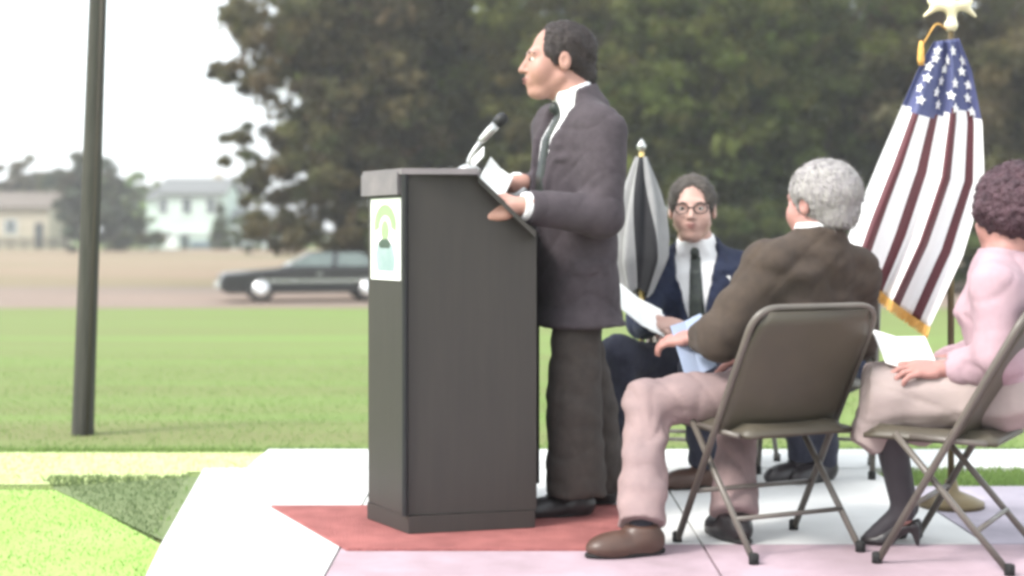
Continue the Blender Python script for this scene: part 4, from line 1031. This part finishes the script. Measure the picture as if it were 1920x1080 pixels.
# ------------------------------------------------------------------ man with spectacles, facing us
place_chair('brown steel folding chair under the man with spectacles, mostly hidden', .80, 6.36, (-.22, -.97))
F = Vector((-.22, -.97, 0))
hands = {'l': ((-.75, -.5, -.1), (-.3, .2, -.9), .7, -1), 'r': ((.5, -.8, -.1), (.3, .2, -.9), .6, 1)}
J = dict(hips=P(1318, 690, 6.30), neck=P(1306, 462, 6.34), sh_l=P(1384, 508, 6.36), sh_r=P(1236, 506, 6.30), el_l=P(1398, 612, 6.26), el_r=P(1204, 606, 6.16),
         wr_l=P(1302, 612, 6.02), wr_r=P(1232, 604, 5.96), hip_l=P(1350, 700, 6.26), hip_r=P(1284, 700, 6.24), kn_l=P(1312, 690, 5.84), kn_r=P(1158, 664, 5.94),
         an_l=P(1322, 866, 5.98), an_r=P(1172, 890, 6.02), toe_l=P(1262, 905, 5.93), toe_r=P(1120, 915, 5.92))
t, Jl, q, inv, RH, RT, body = person('seated man in a navy suit and spectacles, facing the camera and holding papers', J, F, (-.16, -.97, -.10), P(1298, 392, 6.29), (1.18, 1.12, 1.10), scaled(MALE, 1.04, 1.0),
       dict(hands=hands, hair=M['hair_salt'], hairstyle='short', trousers=M['navy_tr'], leg_r=(.092, .080, .066), shirt=M['shirt'], tie=M['tie_dark'], tie_u=.10, jacket=M['navy'], v=(.10, .088),
            shoe=M['shoe_brown'], sleeve=(.076, .066, .052), skin=M['skin_fair'], seed=9, cuff=True, hem=-.1))
gl = MB()
for x in (-1, 1):
    gl.tube([q(.033*x+.024*math.cos(a), .103-.012*abs(math.cos(a))*(1 if math.cos(a)*x > 0 else .2), .0+.019*math.sin(a)) for a in np.linspace(0, 2*math.pi, 17)], .0028, 6)
    gl.tube([q(.058*x, .090, .004), q(.080*x, .0, .006)], .0025, 6)
gl.tube([q(-.010, .104, .004), q(.010, .104, .004)], .0025, 6)
gl.build('spectacles', M['glass_dark'], t, True)
bd_ = MB(); bc = P(1352, 527, 6.205)-inv
bd_.box((-.038, -.003, -.022), (.038, .003, .022), Matrix.Translation(bc) @ Matrix.Rotation(-.25, 4, 'Z')); bd_.build('name_badge', M['paper'], t)
leaflet('papers', 'white papers held by the seated man with spectacles', P(1200, 585, 5.93), (.085, .0, -.055), (.0, .07, .05), M['paper'], .012)

# ------------------------------------------------------------------ person hidden behind the grey haired man
place_chair('brown steel folding chair hidden behind the grey haired man', 1.32, 6.42, (-.3, -.95))
F = Vector((-.3, -.95, 0))
hands = {'l': ((-.6, -.6, -.3), (-.2, .1, -1), .6, -1), 'r': ((.4, -.8, -.3), (.2, .1, -1), .6, 1)}
J = dict(hips=P(1545, 695, 6.40), neck=P(1540, 480, 6.46), sh_l=P(1600, 525, 6.50), sh_r=P(1476, 525, 6.42), el_l=P(1606, 620, 6.40), el_r=P(1462, 620, 6.30),
         wr_l=P(1545, 640, 6.12), wr_r=P(1490, 640, 6.12), hip_l=P(1575, 702, 6.36), hip_r=P(1515, 702, 6.34), kn_l=P(1548, 700, 6.0), kn_r=P(1500, 700, 5.98),
         an_l=P(1545, 866, 6.16), an_r=P(1500, 862, 6.14), toe_l=P(1500, 890, 6.06), toe_r=P(1455, 888, 6.06))
person('person in dark clothes hidden behind the grey haired man, one shoe showing under his chair', J, F, (-.3, -.95, -.1), P(1538, 408, 6.42), (1.05, 1.05, 1.02), scaled(MALE, .92, .95),
       dict(hands=hands, hair=M['hair_brown'], hairstyle='short', trousers=M['navy_tr'], leg_r=(.085, .07, .055), shirt=M['shirt'], tie=M['tie_dark'], jacket=M['navy'], v=(.3, .08), shoe=M['shoe_dark'], sleeve=(.07, .06, .05), hem=-.1))

# ------------------------------------------------------------------ woman in pink
place_chair('brown steel folding chair under the woman in pink, at the right edge', 1.41, 4.70, (-.86, .50))
F = Vector((-.90, .43, 0))
hands = {'l': ((-.95, .05, .05), (.1, .4, -1), .5, -1), 'r': ((-.9, -.25, -.1), (.1, -.2, -1), .5, 1)}
J = dict(hips=P(1892, 728, 4.72), neck=P(1888, 488, 4.76), sh_l=P(1868, 544, 4.58), sh_r=P(1920, 540, 4.94), el_l=P(1874, 672, 4.54), el_r=P(1850, 660, 5.06),
         wr_l=P(1776, 694, 4.66), wr_r=P(1762, 684, 4.86), hip_l=P(1870, 742, 4.66), hip_r=P(1878, 740, 4.84), kn_l=P(1655, 738, 4.76), kn_r=P(1650, 735, 4.92),
         an_l=P(1694, 958, 4.84), an_r=P(1700, 950, 4.95), toe_l=P(1632, 1012, 4.88), toe_r=P(1660, 1004, 5.0))
person('seated woman in a pink jacket and pale skirt, cropped by the right edge', J, F, (-.62, .78, -.05), P(1896, 404, 4.77), (1.10, 1.10, 1.06), scaled(FEM, 1.04, 1.08),
       dict(hands=hands, hair=M['hair_auburn'], hairstyle='perm', skirt=M['skirt'], jacket=M['pink'], v=(.3, 0), shoe=M['shoe_dark'], heels=True, stockings=M['stocking'],
            sleeve=(.082, .070, .056), skin=M['skin_pink'], seed=13, hem=-.12, j_wr=.008, hair_wr=.006, hair_wf=45))
leaflet('white_gloves', 'white folded paper in the lap of the woman in pink', P(1694, 664, 4.76), (.085, .0, -.012), (-.01, .05, .05), M['paper'], .02)

# ------------------------------------------------------------------ national flag on its staff
Yf = 5.55; fb_ = P(1783, 440, Yf)
fg = thing('national_flag', 'striped red white and blue flag with gold fringe draped from its staff', 'flag', (fb_.x, Yf, .02))
def FP(px, py, Y=Yf): p = P(px, py, Y); return Vector((p.x-fb_.x, p.y-Yf, p.z-.02))
topz = FP(1790, 52).z
MB().tube([(0, 0, .05), (0, 0, topz)], .0125, 12).build('staff', M['brass_dark'], fg, True)
MB().lathe([(.12, 0), (.12, .02), (.08, .04), (.03, .06), (.02, .10)], (0, 0, 0), 24).build('stand', M['brass_dark'], fg, True)
fi = Field([-.16, -.08, topz-.05], [.16, .08, topz+.2], .006)
fi.ell((0, 0, topz+.008), (.026, .026, .026)); fi.cone((.004, 0, topz+.03), (0, 0, topz+.085), .016, .024, .01); fi.ell((-.020, 0, topz+.110), (.022, .015, .017), None, .012)
for s_ in (-1, 1):
    fi.cone((s_*.015, 0, topz+.075), (s_*.075, .01, topz+.10), .018, .012, .012); fi.cone((s_*.045, .005, topz+.085), (s_*.095, .012, topz+.045), .016, .007, .02)
fi.mesh('eagle_finial', M['gilt_pale'], fg)
MB().tube(bezier_round([FP(1778, 58), FP(1756, 40, Yf-.03), FP(1728, 88, Yf-.05)], .03), .0032, 7).build('cord', M['fringe'], fg, True)
MB().lathe([(.006, .03), (.012, 0), (.014, -.04), (.010, -.06)][::-1], FP(1727, 92, Yf-.05), 10).build('tassel', M['fringe'], fg, True)
left = [(0, 1752, 78), (.12, 1728, 118), (.28, 1693, 195), (.5, 1648, 300), (.75, 1608, 400), (1, 1582, 478)]
right = [(0, 1798, 72), (.12, 1822, 130), (.28, 1843, 232), (.5, 1848, 345), (.75, 1806, 480), (1, 1742, 612)]
la, ra = np.array(left), np.array(right)
NU, NV = 60, 130; NST = 13.0; VIS = 9.0
v = []; f = []; mi = []
def cloth(u, s_):                               # s_: stripe coordinate 0..13, the last four fold away behind
    k_ = math.floor(s_); fr0 = s_-k_           # pleats: the red stripes sit turned away, narrower than the white ones
    s_ = (k_//2)*2+(fr0*1.22 if k_ % 2 == 0 else 1.22+fr0*.78)
    if s_ <= VIS: w_ = s_/VIS; back = 0.0
    else: w_ = .97-(s_-VIS)/VIS*1.5; back = .09+.015*math.sin(s_*2)
    w2 = w_+.012*math.sin(w_*9+u*5)*(u)
    xl, yl = np.interp(u, la[:, 0], la[:, 1]), np.interp(u, la[:, 0], la[:, 2]); xr, yr = np.interp(u, ra[:, 0], ra[:, 1]), np.interp(u, ra[:, 0], ra[:, 2])
    px, py = xl+(xr-xl)*w2, yl+(yr-yl)*w2+10*math.sin(w_*3.1)*u
    dep = (.012+.045*u)*math.sin(w_*2*math.pi*2.5+.6+u*1.2)+.016*math.sin(s_*math.pi+.4)*(.3+u)-.03-.10*u*(1-w_)
    p = P(px, py, Yf+dep+back); return (p.x-fb_.x, p.y-Yf, p.z-.02)
for i in range(NU+1):
    for j in range(NV+1): v.append(cloth(i/NU, j/NV*NST))
for i in range(NU):
    for j in range(NV):
        a = i*(NV+1)+j; f.append((a, a+NV+1, a+NV+2, a+1)); st = int((j+.5)/NV*NST); u = (i+.5)/NU
        ucut = .275+.03*math.sin((j+.5)/NV*NST*.7)
        mi.append(2 if (u < ucut and st < 9) else (0 if st % 2 == 0 else 1))
fc = new_mesh('cloth', v, f, [M['flag_white'], M['flag_red'], M['flag_blue']], fg, True, mi)
sm = fc.modifiers.new('thickness', 'SOLIDIFY'); sm.thickness = .002
sb = MB()
for r in range(6):
    u = .05+.040*r; nst = (2, 3, 3, 4, 4, 4)[r]
    for k in range(nst):
        s_ = (k+.5+(.25 if r % 2 else -.0))*VIS/(nst+.3); s_ = min(max(s_, .4), 8.7)
        c0 = Vector(cloth(u, s_)); e1 = (Vector(cloth(u, s_+.15))-c0).normalized(); e2 = (Vector(cloth(u+.01, s_))-c0).normalized(); nn = e1.cross(e2).normalized()
        if nn.y > 0: nn = -nn
        R0 = .021; pts = []
        for q_ in range(10):
            a = math.pi/2+q_*math.pi/5; rr = R0 if q_ % 2 == 0 else R0*.48; pts.append(c0+nn*.004+e1*(rr*math.cos(a))-e2*(rr*math.sin(a)))
        sb.extr(pts, nn*.0015)
sb.build('stars', M['flag_white'], fc)
fr_ = MB()
N_ = 90
for k in range(N_):
    s_ = k/N_*VIS; a = Vector(cloth(1, s_)); b = Vector(cloth(1, s_+VIS/N_*1.15)); dn = Vector((-.012, -.004+.003*math.sin(k*1.7), -.034-.005*math.sin(k*2.3)))
    n_ = Vector((0, -.004, 0)); fr_.extr([a, b, b+dn, a+dn*1.05], n_)
fr_.build('fringe', M['fringe'], fg)

# ------------------------------------------------------------------ furled flag behind the speaker
Y2 = 6.15; f2 = P(1203, 440, Y2)
fu = thing('furled_flag', 'furled pale grey and black flag hanging on a thin staff behind the speaker', 'flag', (f2.x, Y2, .02))
t2 = CAMH-(285-HZ)/FPX*Y2-.02
MB().tube([(0, 0, .03), (0, 0, t2)], .011, 10).build('staff', M['gold'], fu, True)
MB().lathe([(.006, 0), (.018, .012), (.02, .025), (.012, .04), (.002, .055)], (0, 0, t2), 14).build('finial', M['metal'], fu, True)
MB().lathe([(.12, 0), (.12, .02), (.05, .05), (.02, .07)], (0, 0, 0), 20).build('stand', M['brass_dark'], fu, True)
v = []; f = []; mi = []; NU, NV = 30, 72
for i in range(NU+1):
    u = i/NU; z = t2-.02-u*.56
    for j in range(NV):
        a = 2*math.pi*j/NV+.5*u; r = (.022+.075*math.sin(min(u*1.5, 1.0)*math.pi/2))*(1-.45*max(0, u-.75)/.25)*(1+.20*math.sin(a*6+u*1.5)+.08*math.sin(a*11))
        v.append((r*math.cos(a)*1.05-.02*u, r*math.sin(a)*.7, z+.02*math.sin(a*3)*u))
for i in range(NU):
    for j in range(NV):
        f.append((i*NV+j, (i+1)*NV+j, (i+1)*NV+(j+1) % NV, i*NV+(j+1) % NV)); mi.append(1 if (j % 24) < 9 else 0)
new_mesh('cloth', v, f, [M['flag_grey'], M['flag_black']], fu, True, mi)
